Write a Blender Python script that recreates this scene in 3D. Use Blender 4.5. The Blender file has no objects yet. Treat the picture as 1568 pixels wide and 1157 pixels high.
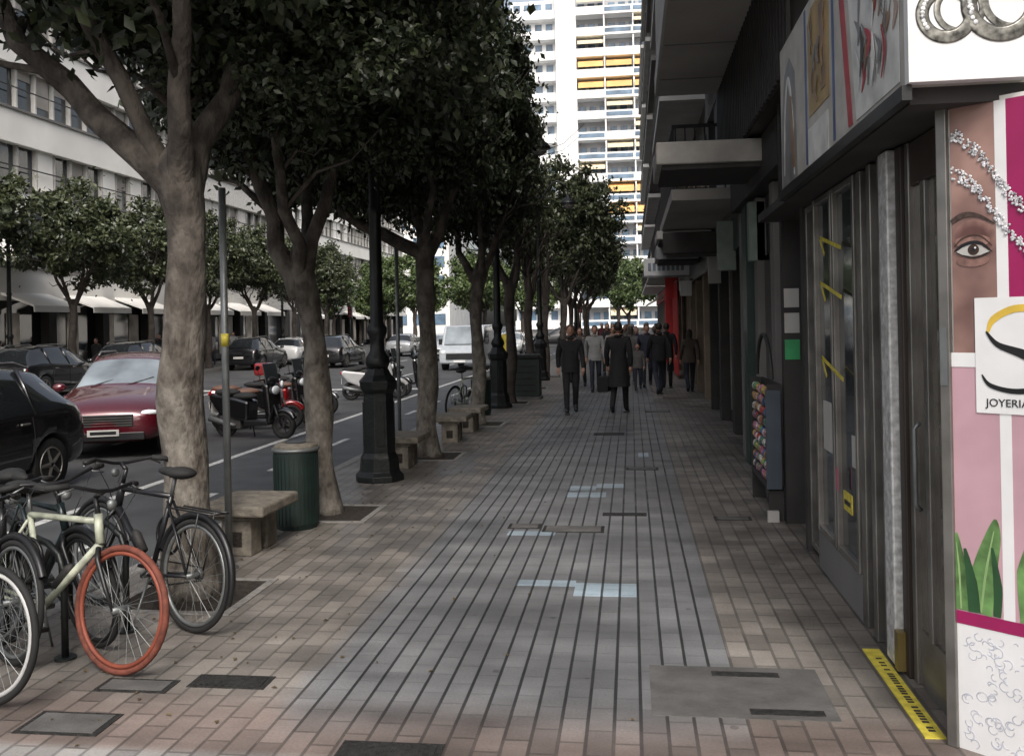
import bpy, bmesh, math, random
import numpy as np
from mathutils import Vector, Matrix, noise as mnoise
random.seed(7); np.random.seed(7)
S=bpy.context.scene
COL=S.collection
R=math.radians

# ------------------------------------------------------------------ materials
MATS={}
def mat(name,col,rough=.6,metal=0.0,var=0.15,vs=6.0,bump=0.0,bs=40.0,spec=None,coat=0,col2=None,stretch=None):
    if name in MATS: return MATS[name]
    m=bpy.data.materials.new(name); m.use_nodes=True
    nt=m.node_tree; b=nt.nodes['Principled BSDF']
    b.inputs['Roughness'].default_value=rough
    b.inputs['Metallic'].default_value=metal
    if spec is not None: b.inputs['Specular IOR Level'].default_value=spec
    if coat: b.inputs['Coat Weight'].default_value=coat; b.inputs['Coat Roughness'].default_value=.06
    tc=nt.nodes.new('ShaderNodeTexCoord')
    src=tc.outputs['Object']
    if stretch:
        mp=nt.nodes.new('ShaderNodeMapping'); mp.inputs['Scale'].default_value=stretch
        nt.links.new(src,mp.inputs[0]); src=mp.outputs[0]
    n=nt.nodes.new('ShaderNodeTexNoise'); n.inputs['Scale'].default_value=vs; n.inputs['Detail'].default_value=3
    nt.links.new(src,n.inputs['Vector'])
    r=nt.nodes.new('ShaderNodeValToRGB')
    c=col; a=max(0,1-var); e=1+var
    r.color_ramp.elements[0].position=.3; r.color_ramp.elements[1].position=.7
    r.color_ramp.elements[0].color=(c[0]*a,c[1]*a,c[2]*a,1)
    c2=col2 if col2 else (min(1,c[0]*e),min(1,c[1]*e),min(1,c[2]*e))
    r.color_ramp.elements[1].color=(c2[0],c2[1],c2[2],1)
    nt.links.new(n.outputs['Fac'],r.inputs[0]); nt.links.new(r.outputs[0],b.inputs['Base Color'])
    if bump>0:
        n2=nt.nodes.new('ShaderNodeTexNoise'); n2.inputs['Scale'].default_value=bs; n2.inputs['Detail'].default_value=4
        nt.links.new(src,n2.inputs['Vector'])
        bp=nt.nodes.new('ShaderNodeBump'); bp.inputs['Strength'].default_value=bump; bp.inputs['Distance'].default_value=.02
        nt.links.new(n2.outputs['Fac'],bp.inputs['Height']); nt.links.new(bp.outputs[0],b.inputs['Normal'])
    MATS[name]=m; return m

def nmath(nt,op,a,b=None,c=None):
    n=nt.nodes.new('ShaderNodeMath'); n.operation=op
    for i,v in enumerate((a,b,c)):
        if v is None: continue
        if isinstance(v,(int,float)): n.inputs[i].default_value=v
        else: nt.links.new(v,n.inputs[i])
    return n.outputs[0]
def nmix(nt,f,a,b,blend='MIX'):
    n=nt.nodes.new('ShaderNodeMix'); n.data_type='RGBA'; n.blend_type=blend
    for s,v in ((n.inputs[0],f),(n.inputs[6],a),(n.inputs[7],b)):
        if isinstance(v,(int,float)): s.default_value=v
        elif isinstance(v,tuple): s.default_value=(v[0],v[1],v[2],1)
        else: nt.links.new(v,s)
    return n.outputs[2]
def nstep(nt,v,a,b):
    n=nt.nodes.new('ShaderNodeMapRange'); n.interpolation_type='SMOOTHSTEP'
    nt.links.new(v,n.inputs[0]); n.inputs[1].default_value=a; n.inputs[2].default_value=b
    return n.outputs[0]

def pavement_mat(name,light=None):
    m=bpy.data.materials.new(name); m.use_nodes=True; nt=m.node_tree; b=nt.nodes['Principled BSDF']
    g=nt.nodes.new('ShaderNodeNewGeometry'); sp=nt.nodes.new('ShaderNodeSeparateXYZ'); nt.links.new(g.outputs['Position'],sp.inputs[0])
    X,Y=sp.outputs[0],sp.outputs[1]
    def noise(sc,det=4,st=None):
        n=nt.nodes.new('ShaderNodeTexNoise'); n.inputs['Scale'].default_value=sc; n.inputs['Detail'].default_value=det
        s=g.outputs['Position']
        if st:
            mp=nt.nodes.new('ShaderNodeMapping'); mp.inputs['Scale'].default_value=st; nt.links.new(s,mp.inputs[0]); s=mp.outputs[0]
        nt.links.new(s,n.inputs['Vector']); return n.outputs['Fac']
    tx=nmath(nt,'DIVIDE',X,.122); ix=nmath(nt,'FLOOR',tx); fx=nmath(nt,'FRACT',tx)
    stag=nmath(nt,'MULTIPLY',nmath(nt,'MODULO',nmath(nt,'ABSOLUTE',ix),2.0),.5)
    ty=nmath(nt,'ADD',nmath(nt,'DIVIDE',Y,.244),stag); iy=nmath(nt,'FLOOR',ty); fy=nmath(nt,'FRACT',ty)
    L=nmath(nt,'LESS_THAN',fx,.14); T=nmath(nt,'LESS_THAN',fy,.06)
    wn=nt.nodes.new('ShaderNodeTexWhiteNoise'); wn.noise_dimensions='2D'
    cv=nt.nodes.new('ShaderNodeCombineXYZ'); nt.links.new(ix,cv.inputs[0]); nt.links.new(iy,cv.inputs[1]); nt.links.new(cv.outputs[0],wn.inputs['Vector'])
    rnd=wn.outputs['Value']
    big=noise(.55,4); med=noise(2.6,5); fine=noise(70,2); strk=noise(1.0,4,(.9,3.0,1))
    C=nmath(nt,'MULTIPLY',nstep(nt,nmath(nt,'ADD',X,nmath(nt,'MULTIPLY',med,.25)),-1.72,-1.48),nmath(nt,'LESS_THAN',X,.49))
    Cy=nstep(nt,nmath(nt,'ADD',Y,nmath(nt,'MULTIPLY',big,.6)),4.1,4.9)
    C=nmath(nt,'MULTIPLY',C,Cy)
    if light: base=nmix(nt,0.0,light,light)
    else:
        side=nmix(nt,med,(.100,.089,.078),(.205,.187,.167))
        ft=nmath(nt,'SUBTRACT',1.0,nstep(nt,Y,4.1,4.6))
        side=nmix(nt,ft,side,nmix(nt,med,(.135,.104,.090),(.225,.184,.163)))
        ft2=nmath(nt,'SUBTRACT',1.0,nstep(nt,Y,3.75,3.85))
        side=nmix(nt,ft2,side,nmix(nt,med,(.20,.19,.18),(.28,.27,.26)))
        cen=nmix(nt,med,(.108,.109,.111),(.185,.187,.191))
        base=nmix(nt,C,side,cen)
    ra=nmath(nt,'SUBTRACT',.44,nmath(nt,'MULTIPLY',C,.20))
    v=nmath(nt,'ADD',nmath(nt,'MULTIPLY',rnd,ra),.80)
    v=nmath(nt,'MULTIPLY',v,nmath(nt,'ADD',nmath(nt,'MULTIPLY',nstep(nt,big,.3,.7),.5),.76))
    v=nmath(nt,'MULTIPLY',v,nmath(nt,'ADD',nmath(nt,'MULTIPLY',nstep(nt,strk,.25,.75),.6),.7))
    v=nmath(nt,'MULTIPLY',v,nmath(nt,'ADD',nmath(nt,'MULTIPLY',fine,.5),.75))
    ls=nmath(nt,'ADD',nmath(nt,'MULTIPLY',C,.40),.44); ts=nmath(nt,'SUBTRACT',.42,nmath(nt,'MULTIPLY',C,.22))
    j=nmath(nt,'MAXIMUM',nmath(nt,'MULTIPLY',L,ls),nmath(nt,'MULTIPLY',T,ts))
    v=nmath(nt,'MULTIPLY',v,nmath(nt,'SUBTRACT',1.0,j))
    vo=nt.nodes.new('ShaderNodeTexVoronoi'); vo.inputs['Scale'].default_value=2.6; nt.links.new(g.outputs['Position'],vo.inputs['Vector'])
    spot=nmath(nt,'LESS_THAN',vo.outputs['Distance'],.055)
    v=nmath(nt,'MULTIPLY',v,nmath(nt,'SUBTRACT',1.0,nmath(nt,'MULTIPLY',spot,.35)))
    cc=nt.nodes.new('ShaderNodeCombineXYZ')
    for i in range(3): nt.links.new(v,cc.inputs[i])
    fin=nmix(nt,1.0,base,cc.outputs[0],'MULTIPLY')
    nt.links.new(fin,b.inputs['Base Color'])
    rg=nmath(nt,'ADD',nmath(nt,'MULTIPLY',nstep(nt,big,.3,.7),.2),.36); rg=nmath(nt,'ADD',rg,nmath(nt,'MULTIPLY',rnd,.16))
    nt.links.new(rg,b.inputs['Roughness']); b.inputs['Specular IOR Level'].default_value=.5
    h=nmath(nt,'ADD',nmath(nt,'SUBTRACT',1.0,j),nmath(nt,'MULTIPLY',fine,.25)); h=nmath(nt,'ADD',h,nmath(nt,'MULTIPLY',rnd,.3))
    bp=nt.nodes.new('ShaderNodeBump'); bp.inputs['Strength'].default_value=.55; bp.inputs['Distance'].default_value=.006
    nt.links.new(h,bp.inputs['Height']); nt.links.new(bp.outputs[0],b.inputs['Normal'])
    MATS[name]=m; return m

def leaf_mat(name,c1,c2):
    m=bpy.data.materials.new(name); m.use_nodes=True; nt=m.node_tree; b=nt.nodes['Principled BSDF']
    g=nt.nodes.new('ShaderNodeNewGeometry')
    r=nt.nodes.new('ShaderNodeValToRGB'); nt.links.new(g.outputs['Random Per Island'],r.inputs[0])
    r.color_ramp.elements[0].position=.1; r.color_ramp.elements[0].color=(*c1,1)
    r.color_ramp.elements[1].position=1.0; r.color_ramp.elements[1].color=(*c2,1)
    nt.links.new(r.outputs[0],b.inputs['Base Color']); b.inputs['Roughness'].default_value=.42
    return m

def bark_mat():
    # pale plated lower trunk turning darker with height, up into the limbs
    m=bpy.data.materials.new('bark'); m.use_nodes=True; nt=m.node_tree; b=nt.nodes['Principled BSDF']
    tc=nt.nodes.new('ShaderNodeTexCoord'); sp=nt.nodes.new('ShaderNodeSeparateXYZ'); nt.links.new(tc.outputs['Object'],sp.inputs[0])
    def noise(sc,det,st):
        mp=nt.nodes.new('ShaderNodeMapping'); mp.inputs['Scale'].default_value=st; nt.links.new(tc.outputs['Object'],mp.inputs[0])
        n=nt.nodes.new('ShaderNodeTexNoise'); n.inputs['Scale'].default_value=sc; n.inputs['Detail'].default_value=det
        nt.links.new(mp.outputs[0],n.inputs['Vector']); return n.outputs['Fac']
    n1=noise(7,6,(1,1,.7)); n2=noise(26,5,(1,1,.5)); n3=noise(2.2,3,(1,1,1))
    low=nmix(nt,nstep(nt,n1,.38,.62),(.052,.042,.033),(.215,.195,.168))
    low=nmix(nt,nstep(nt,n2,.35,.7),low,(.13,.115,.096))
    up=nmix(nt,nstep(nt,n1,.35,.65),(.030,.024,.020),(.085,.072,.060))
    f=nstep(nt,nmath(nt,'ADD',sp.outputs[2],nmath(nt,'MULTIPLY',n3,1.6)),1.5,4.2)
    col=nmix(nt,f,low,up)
    nt.links.new(col,b.inputs['Base Color']); b.inputs['Roughness'].default_value=.92
    h=nmath(nt,'ADD',n1,nmath(nt,'MULTIPLY',n2,.6))
    bp=nt.nodes.new('ShaderNodeBump'); bp.inputs['Strength'].default_value=1.0; bp.inputs['Distance'].default_value=.035
    nt.links.new(h,bp.inputs['Height']); nt.links.new(bp.outputs[0],b.inputs['Normal']); return m

M_leaf=leaf_mat('leaf_dark',(.011,.019,.009),(.056,.070,.033))
M_leafm=leaf_mat('leaf_mid',(.020,.031,.013),(.085,.098,.046))
M_leaf2=leaf_mat('leaf_light',(.035,.06,.018),(.12,.16,.06))
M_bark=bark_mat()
M_bark_d=mat('bark_far',(.055,.045,.038),.9,var=.4,vs=6,bump=.6)
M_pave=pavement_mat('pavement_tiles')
M_palelt=pavement_mat('pale_tiles',(.30,.37,.42))
M_asph=mat('asphalt',(.045,.045,.046),.7,var=.25,vs=1.2,bump=.4,bs=120,col2=(.075,.075,.076))
M_lane=mat('bike_lane_asphalt',(.06,.062,.063),.65,var=.25,vs=2.2,bump=.3,bs=120)
M_paint=mat('road_paint',(.5,.5,.48),.6,var=.35,vs=14)
M_kerb=mat('granite_kerb',(.22,.21,.195),.7,var=.25,vs=20,bump=.3)
M_conc=mat('concrete',(.095,.092,.088),.65,var=.3,vs=5,bump=.3)
M_stone=mat('stone_bench',(.17,.15,.12),.8,var=.35,vs=12,bump=.5,bs=50)
M_iron=mat('black_iron',(.010,.012,.012),.42,.3,var=.4,vs=10,bump=.25,bs=30)
M_green=mat('bin_green',(.008,.018,.015),.5,var=.3,vs=6,bump=.1)
M_cast=mat('cast_iron_cover',(.035,.034,.032),.6,.4,var=.4,vs=30,bump=.6,bs=90)
M_soil=mat('soil',(.03,.023,.017),.95,var=.5,vs=20,bump=1,bs=60)
M_alu=mat('aluminium',(.23,.22,.205),.38,.75,var=.35,vs=4)
M_alu2=mat('worn_aluminium',(.55,.55,.54),.45,.3,var=.35,vs=25)
M_steel=mat('galvanised_steel',(.19,.20,.20),.45,.6,var=.2,vs=8)
M_glassd=mat('dark_glass',(.012,.014,.016),.05,0,var=.3,vs=1,spec=.8)
M_glassm=mat('window_glass',(.035,.042,.046),.08,0,var=.5,vs=.4,spec=.8)
M_screen=mat('windscreen_glass',(.20,.23,.25),.06,0,var=.5,vs=1.2,spec=1.0)  # pale base colour paints in the bright reflection on the glass
M_brown=mat('dark_wood',(.026,.018,.014),.5,var=.3,vs=8,stretch=(1,1,.1))
M_black=mat('black_paint',(.010,.010,.011),.4,var=.3)
M_rub=mat('rubber',(.012,.012,.012),.8,var=.3)
M_white=mat('white_panel',(.70,.70,.70),.45,var=.05)
M_offw=mat('white_render',(.78,.765,.725),.8,var=.08,vs=.6)
M_bal=mat('balcony_pale',(.42,.41,.39),.8,var=.15,vs=1.5)
M_beige=mat('beige_soffit',(.34,.32,.295),.85,var=.12,vs=1.2)
M_grey=mat('grey_render',(.16,.153,.148),.85,var=.2,vs=.9)
M_dgrey=mat('dark_cladding',(.028,.026,.025),.7,var=.3,vs=3)
M_ybrown=mat('ochre_stone',(.21,.165,.12),.8,var=.25,vs=2)
M_red=mat('red_banner',(.45,.022,.022),.6,var=.1)
M_yel=mat('yellow_tape',(.56,.47,.06),.5,var=.25,vs=20)
M_orange=mat('orange_awning',(.80,.50,.20),.7,var=.12,vs=.5)

# ------------------------------------------------------------------ builder
class B:
    def __init__(s): s.P={}; s.order=[]
    def part(s,name,m,smooth=False,bevel=0.0):
        if name not in s.P: s.P[name]=dict(v=[],f=[],m=m,s=smooth,b=bevel); s.order.append(name)
        s.c=s.P[name]; return s
    def add(s,v,f):
        o=len(s.c['v']); s.c['v']+= [tuple(p) for p in v]; s.c['f']+= [tuple(i+o for i in q) for q in f]
    def box(s,x0,x1,y0,y1,z0,z1,M=None):
        v=[Vector(p) for p in ((x0,y0,z0),(x1,y0,z0),(x1,y1,z0),(x0,y1,z0),(x0,y0,z1),(x1,y0,z1),(x1,y1,z1),(x0,y1,z1))]
        if M is not None: v=[M@p for p in v]
        s.add(v,[(0,3,2,1),(4,5,6,7),(0,1,5,4),(1,2,6,5),(2,3,7,6),(3,0,4,7)])
    def cbox(s,c,d,M=None):
        T=Matrix.Translation(c)
        if M is not None: T=T@M.to_4x4()
        a,b,e=d[0]/2,d[1]/2,d[2]/2; s.box(-a,a,-b,b,-e,e,T)
    def tube(s,pts,r,seg=8,rough=0,sq=1.0):
        pts=[Vector(p) for p in pts]; n=len(pts)
        if not isinstance(r,(list,tuple)): r=[r]*n
        V=[];F=[]; t=(pts[1]-pts[0]).normalized(); up=Vector((0,0,1)) if abs(t.z)<.9 else Vector((0,1,0))
        nx=up.cross(t).normalized()
        for i,p in enumerate(pts):
            t=(pts[min(i+1,n-1)]-pts[max(i-1,0)]).normalized()
            nx=(nx-t*nx.dot(t)).normalized(); ny=t.cross(nx)
            for k in range(seg):
                a=2*math.pi*k/seg; rr=r[i]
                if rough: rr*=1+rough*mnoise.noise(Vector((math.cos(a)*1.3+p.x*3,math.sin(a)*1.3+p.y*3,p.z*1.8)))*2
                V.append(p+nx*math.cos(a)*rr+ny*math.sin(a)*rr*sq)
        for i in range(n-1):
            for k in range(seg):
                a=i*seg+k;b=i*seg+(k+1)%seg; F.append((a,b,b+seg,a+seg))
        F.append(tuple(range(seg-1,-1,-1))); F.append(tuple(range((n-1)*seg,n*seg)))
        s.add(V,F)
    def torus(s,c,Rr,r,axis='X',seg=32,rs=8,a0=0,a1=360,flat=1.0):
        full=abs(a1-a0)>=360; V=[];F=[]; N=seg if full else seg+1
        for i in range(N):
            a=R(a0+(a1-a0)*i/seg)
            for k in range(rs):
                b=2*math.pi*k/rs; rad=Rr+r*math.cos(b); h=r*flat*math.sin(b)
                if axis=='X': p=(h,rad*math.cos(a),rad*math.sin(a))
                elif axis=='Y': p=(rad*math.cos(a),h,rad*math.sin(a))
                else: p=(rad*math.cos(a),rad*math.sin(a),h)
                V.append(Vector(p)+Vector(c))
        for i in range(seg if full else seg):
            j=(i+1)%N if full else i+1
            for k in range(rs):
                l=(k+1)%rs; F.append((i*rs+k,j*rs+k,j*rs+l,i*rs+l))
        s.add(V,F)
    def lathe(s,prof,c=(0,0,0),seg=24,axis='Z'):
        V=[];F=[];n=len(prof);c=Vector(c)
        for r,z in prof:
            for k in range(seg):
                a=2*math.pi*k/seg
                if axis=='Z': p=(r*math.cos(a),r*math.sin(a),z)
                elif axis=='X': p=(z,r*math.cos(a),r*math.sin(a))
                else: p=(r*math.cos(a),z,r*math.sin(a))
                V.append(Vector(p)+c)
        for i in range(n-1):
            for k in range(seg):
                a=i*seg+k;b=i*seg+(k+1)%seg;F.append((a,b,b+seg,a+seg))
        F.append(tuple(range(seg-1,-1,-1)));F.append(tuple(range((n-1)*seg,n*seg)))
        s.add(V,F)
    def sph(s,c,r,seg=12,rings=8,M=None):
        if not isinstance(r,(tuple,list)): r=(r,r,r)
        V=[];F=[];c=Vector(c)
        for i in range(1,rings):
            ph=math.pi*i/rings
            for k in range(seg):
                a=2*math.pi*k/seg
                p=Vector((r[0]*math.sin(ph)*math.cos(a),r[1]*math.sin(ph)*math.sin(a),r[2]*math.cos(ph)))
                if M is not None:p=M@p
                V.append(c+p)
        t=len(V)
        for sg in (1,-1):
            p=Vector((0,0,sg*r[2])); p=M@p if M is not None else p; V.append(c+p)
        for i in range(rings-2):
            for k in range(seg):
                a=i*seg+k;b=i*seg+(k+1)%seg;F.append((a,a+seg,b+seg,b))
        for k in range(seg):
            F.append((t,k,(k+1)%seg)); o=(rings-2)*seg; F.append((t+1,o+(k+1)%seg,o+k))
        s.add(V,F)
    def prism(s,poly,a,b,axis='X'):
        n=len(poly)
        def q(u,v,w):
            return (w,u,v) if axis=='X' else ((u,w,v) if axis=='Y' else (u,v,w))
        V=[q(u,v,a) for u,v in poly]+[q(u,v,b) for u,v in poly]
        F=[tuple(range(n-1,-1,-1)),tuple(range(n,2*n))]+[(i,(i+1)%n,n+(i+1)%n,n+i) for i in range(n)]
        s.add(V,F)
    def ribbon(s,pts,ws,y0,y1,sub=6,plane='XZ'):
        P=[Vector((p[0],p[1],0)) for p in pts]; C=[];W=[]
        n=len(P)
        for i in range(n-1):
            p0=P[max(i-1,0)];p1=P[i];p2=P[i+1];p3=P[min(i+2,n-1)]
            for k in range(sub):
                t=k/sub
                C.append(.5*((2*p1)+(p2-p0)*t+(2*p0-5*p1+4*p2-p3)*t*t+(3*p1-p0-3*p2+p3)*t**3)); W.append(ws[i]*(1-t)+ws[i+1]*t)
        C.append(P[-1]);W.append(ws[-1])
        V=[];F=[]
        for i,c in enumerate(C):
            t=(C[min(i+1,len(C)-1)]-C[max(i-1,0)]).normalized(); nn=Vector((-t.y,t.x,0))*W[i]/2
            for q in (c+nn,c-nn):
                if plane=='XZ': V+=[(q.x,y0,q.y),(q.x,y1,q.y)]
                else: V+=[(y0,q.x,q.y),(y1,q.x,q.y)]
        for i in range(len(C)-1):
            a=i*4;b=a+4
            F+=[(a,a+2,b+2,b),(a+1,b+1,b+3,a+3),(a,b,b+1,a+1),(a+2,a+3,b+3,b+2)]
        s.add(V,F)
    def bake(s):
        out=[]
        for k in s.order:
            p=s.P[k]
            if not p['v']: continue
            me=bpy.data.meshes.new(k); me.from_pydata(p['v'],[],p['f']); me.materials.append(p['m'])
            bm=bmesh.new(); bm.from_mesh(me); bmesh.ops.recalc_face_normals(bm,faces=bm.faces); bm.to_mesh(me); bm.free()
            if p['s']: me.polygons.foreach_set('use_smooth',[True]*len(me.polygons))
            me.update(); out.append((k,me,p['b']))
        return out
def place(parts,name,loc=(0,0,0),rot=(0,0,0),scale=1,swap=None):
    if isinstance(rot,(int,float)): rot=(0,0,rot)
    e=bpy.data.objects.new(name,None); COL.objects.link(e); e.empty_display_size=.2
    e.location=loc; e.rotation_euler=rot; e.scale=(scale,)*3 if isinstance(scale,(int,float)) else scale
    for k,me,bv in parts:
        o=bpy.data.objects.new(k,me); COL.objects.link(o); o.parent=e
        if bv:
            md=o.modifiers.new('bevel','BEVEL'); md.width=bv; md.segments=2; md.limit_method='ANGLE'
    return e
def single(b,name,**kw):
    parts=b.bake()
    if len(parts)==1:
        k,me,bv=parts[0]; o=bpy.data.objects.new(name,me); COL.objects.link(o)
        o.location=kw.get('loc',(0,0,0)); r=kw.get('rot',0); o.rotation_euler=(0,0,r) if isinstance(r,(int,float)) else r
        if bv:
            md=o.modifiers.new('bevel','BEVEL'); md.width=bv; md.segments=2; md.limit_method='ANGLE'
        return o
    return place(parts,name,**kw)

# ------------------------------------------------------------------ ground
ZR=-.13
b=B(); b.part('g',M_asph); b.add([(-500,-300,ZR),(500,-300,ZR),(500,900,ZR),(-500,900,ZR)],[(0,1,2,3)]); single(b,'road')
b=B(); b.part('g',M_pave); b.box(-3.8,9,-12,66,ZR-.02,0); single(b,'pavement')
b=B(); b.part('g',M_kerb,bevel=.012)
y=-12
while y<66: b.box(-3.95,-3.803,y,y+.99,ZR-.02,.004); y+=1.0
single(b,'kerb')
b=B(); b.part('g',M_lane); b.box(-6.15,-3.95,-12,66,ZR-.01,ZR+.004); single(b,'bike_lane')
b=B(); b.part('g',M_paint)
b.box(-6.22,-6.10,-12,66,ZR,ZR+.008); b.box(-4.12,-4.02,-12,66,ZR,ZR+.008)
for i in range(26): b.box(-5.08,-4.98,-6+i*2.6,-6+i*2.6+.9,ZR,ZR+.008)
for i in range(30): b.box(-13.05,-12.93,-10+i*5,-10+i*5+2,ZR,ZR+.005)
for i in range(30): b.box(-9.1,-9.0,-10+i*5,-10+i*5+2.2,ZR,ZR+.005)
for i in range(7): b.box(-17+i*1.6,-16.2+i*1.6,67,70,ZR,ZR+.005)
b.box(-18,-6.3,28.0,28.4,ZR,ZR+.006)
single(b,'road_marking')
b=B(); b.part('g',M_conc); b.box(-24.5,-20,-12,64,ZR-.02,.0); single(b,'far_pavement')
b=B(); b.part('g',M_kerb); b.box(-20,-19.85,-12,64,ZR-.02,.004); single(b,'kerb')

b=B(); b.part('g',M_palelt)
for x0,x1,y0,y1 in ((-.854,-.427,6.42,6.56),(-.427,0,6.2,6.5),(-.73,-.305,9.72,9.98),(-.73,-.427,10.1,10.36),(-.427,-.122,10.26,10.5),(.06,.2,12.6,13.0),(-1.12,-.7,7.95,8.1)):
    b.box(x0,x1,y0,y1,-.002,.003)
single(b,'pale_paving_tiles')
b=B(); b.part('g',M_conc); b.box(.06,.92,4.34,4.97,-.002,.004); b.part('slots',M_cast); b.box(.38,.72,4.84,4.9,0,.007); b.box(.52,.86,4.38,4.44,0,.0075)
single(b,'utility_cover')
def cover(x,y,w,d):
    b=B(); b.part('frame',M_cast); b.box(-w/2,w/2,-d/2,d/2,-.002,.004)
    b.part('lid',M_conc if random.random()<.4 else M_cast); b.box(-w/2+.03,w/2-.03,-d/2+.025,d/2-.025,-.001,.008)
    single(b,'utility_cover',loc=(x,y,0))
for c in ((-.55,8.2,.55,.26),(-1.0,8.3,.3,.2),(-.1,8.85,.42,.14),(.9,8.7,.34,.16),(-2.12,4.57,.42,.17),(-2.6,4.48,.4,.17),(-2.68,4.02,.42,.24),(-1.08,3.86,.46,.2),(.1,11.6,.4,.2),(-.4,15.2,.5,.3),(.5,19,.5,.4)): cover(*c)

# ------------------------------------------------------------------ trees
def crown_mesh(name,N,rx,ry,rz,cz,nclump,ls,material,zmin,low=.9):
    rng=np.random.default_rng(sum(map(ord,name)))
    d=rng.normal(size=(nclump,3)); d/=np.linalg.norm(d,axis=1)[:,None]
    rad=rng.uniform(.25,1,size=nclump)**.45
    c=d*rad[:,None]*np.array([rx,ry,rz])*.88
    lump=1+.18*np.sin(3*np.arctan2(d[:,1],d[:,0])+rng.uniform(0,6))
    c[:,:2]*=lump[:,None]
    c[:,2]=np.where(c[:,2]<0,c[:,2]*low,c[:,2]); c[:,2]+=cz
    cr=rng.uniform(.26,.56,size=nclump)*min(rx,2.4)/2.3
    idx=rng.integers(0,nclump,size=N)
    o=rng.normal(size=(N,3)); o/=np.linalg.norm(o,axis=1)[:,None]
    o*=(rng.uniform(0,1,size=N)**.5)[:,None]*cr[idx][:,None]; o[:,2]*=.8
    p=c[idx]+o
    st=rng.random(N)<.07; p[st]+=rng.normal(size=(st.sum(),3))*.28
    p[:,2]=np.maximum(p[:,2],zmin+rng.uniform(0,.7,size=N))
    ax=rng.normal(size=(N,3)); ax[:,2]-=.6; ax/=np.linalg.norm(ax,axis=1)[:,None]
    sd=np.cross(ax,rng.normal(size=(N,3))); sd/=np.linalg.norm(sd,axis=1)[:,None]
    nm=np.cross(ax,sd); L=ls*rng.uniform(.7,1.35,size=N)[:,None]; W=L*.27
    V=np.stack([p,p+ax*L*.45+sd*W+nm*W*.3,p+ax*L,p+ax*L*.45-sd*W+nm*W*.3],axis=1).reshape(-1,3)
    k=np.arange(N)*4
    F=np.stack([np.stack([k,k+1,k+2],1),np.stack([k,k+2,k+3],1)],1).reshape(-1,3)
    me=bpy.data.meshes.new(name); me.vertices.add(len(V)); me.vertices.foreach_set('co',V.astype(np.float32).ravel())
    me.loops.add(len(F)*3); me.loops.foreach_set('vertex_index',F.astype(np.int32).ravel())
    me.polygons.add(len(F)); me.polygons.foreach_set('loop_start',np.arange(len(F),dtype=np.int32)*3)
    me.update(calc_edges=True); me.validate(); me.materials.append(material)
    return me
def trunk_parts(seed,r0,fork,limbs,material,seg=18,lean=(0,0),limbmat=None):
    rnd=random.Random(seed); b=B(); b.part('trunk',material,smooth=True)
    n=24; pts=[];rad=[]
    lx,ly=rnd.uniform(-.05,.05),rnd.uniform(-.05,.05)
    for i in range(n+1):
        t=i/n; z=-.05+t*(fork+.1)
        pts.append((lx*math.sin(t*3)+.025*math.sin(t*9+seed)+lean[0]*t**.9,ly*math.sin(t*2.5)+lean[1]*t,z))
        rad.append(r0*(1+.45*math.exp(-t*14)-.2*t+.14*max(0,t-.8)/.2+.05*math.sin(t*13+seed)))
    top=Vector(pts[-1])
    for q,(dz,f) in enumerate(((.07,.88),(.13,.66),(.17,.35))):
        pts.append(tuple(top+Vector((0,0,dz)))); rad.append(rad[n]*f)
    b.tube(pts,rad,seg,rough=.13)
    b.part('limbs',limbmat or (material if material is M_bark else M_bark_d),smooth=True)
    for (ang,out,hi,r) in limbs:
        a=R(ang); P=[top+Vector((0,0,-.35)),top+Vector((math.cos(a)*.05,math.sin(a)*.05,-.12))];Rr=[r*1.05,r*1.12]
        m=8
        for i in range(1,m+1):
            t=i/m
            P.append(top+Vector((math.cos(a)*out*(t**.85)+rnd.uniform(-.06,.06),math.sin(a)*out*(t**.85)+rnd.uniform(-.06,.06),hi*(t**1.1)-.1*(1-t))))
            Rr.append(r*(1-.78*t))
        b.tube(P,Rr,10,rough=.1)
        for j in range(6):
            k=rnd.randint(3,m); q=P[k]; aa=a+rnd.uniform(-1.4,1.4); l=rnd.uniform(.5,1.3)
            Q=[q]+[q+Vector((math.cos(aa)*l*t,math.sin(aa)*l*t,l*.65*t+.1*math.sin(t*6))) for t in (.35,.7,1.0)]
            b.tube(Q,[Rr[k]*.5,Rr[k]*.35,Rr[k]*.2,.006],6)
    return b.bake()
crA=crown_mesh('crown_a',42000,2.45,2.5,2.5,5.75,185,.115,M_leaf,3.4)
crB=crown_mesh('crown_b',42000,2.4,2.5,2.6,5.6,185,.115,M_leaf,3.15,1.0)
crC=crown_mesh('crown_c',14000,2.5,2.5,2.4,5.7,105,.19,M_leafm,3.1)
crD=crown_mesh('crown_d',9000,2.8,2.8,2.6,5.2,90,.28,M_leaf2,2.0)
def tree(name,x,y,z,seed,r0,fork,limbs,crown,rot=0,scale=1,material=None,cs=(1,1,1),off=(0,0,0),lean=(0,0)):
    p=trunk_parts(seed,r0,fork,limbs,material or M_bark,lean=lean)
    e=place(p,name,(x,y,z),0,scale)
    cr=crown if isinstance(crown,(list,tuple)) else [(crown,rot,off,cs)]
    for c_,r_,o_,s_ in cr:
        o=bpy.data.objects.new('foliage',c_); COL.objects.link(o); o.parent=e; o.rotation_euler=(0,0,R(r_)); o.scale=s_; o.location=o_
    return e
tree('street_tree',-3.12,6.1,0,1,.165,2.95,[(183,2.0,2.1,.12),(60,1.2,3,.11),(300,1.2,2.6,.09),(120,1.6,2.6,.08),(215,1.3,3.,.08)],[(crA,10,(0,0,.1),(1,1,1)),(crB,60,(.4,1.0,1.6),(.62,.62,.55))])
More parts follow.
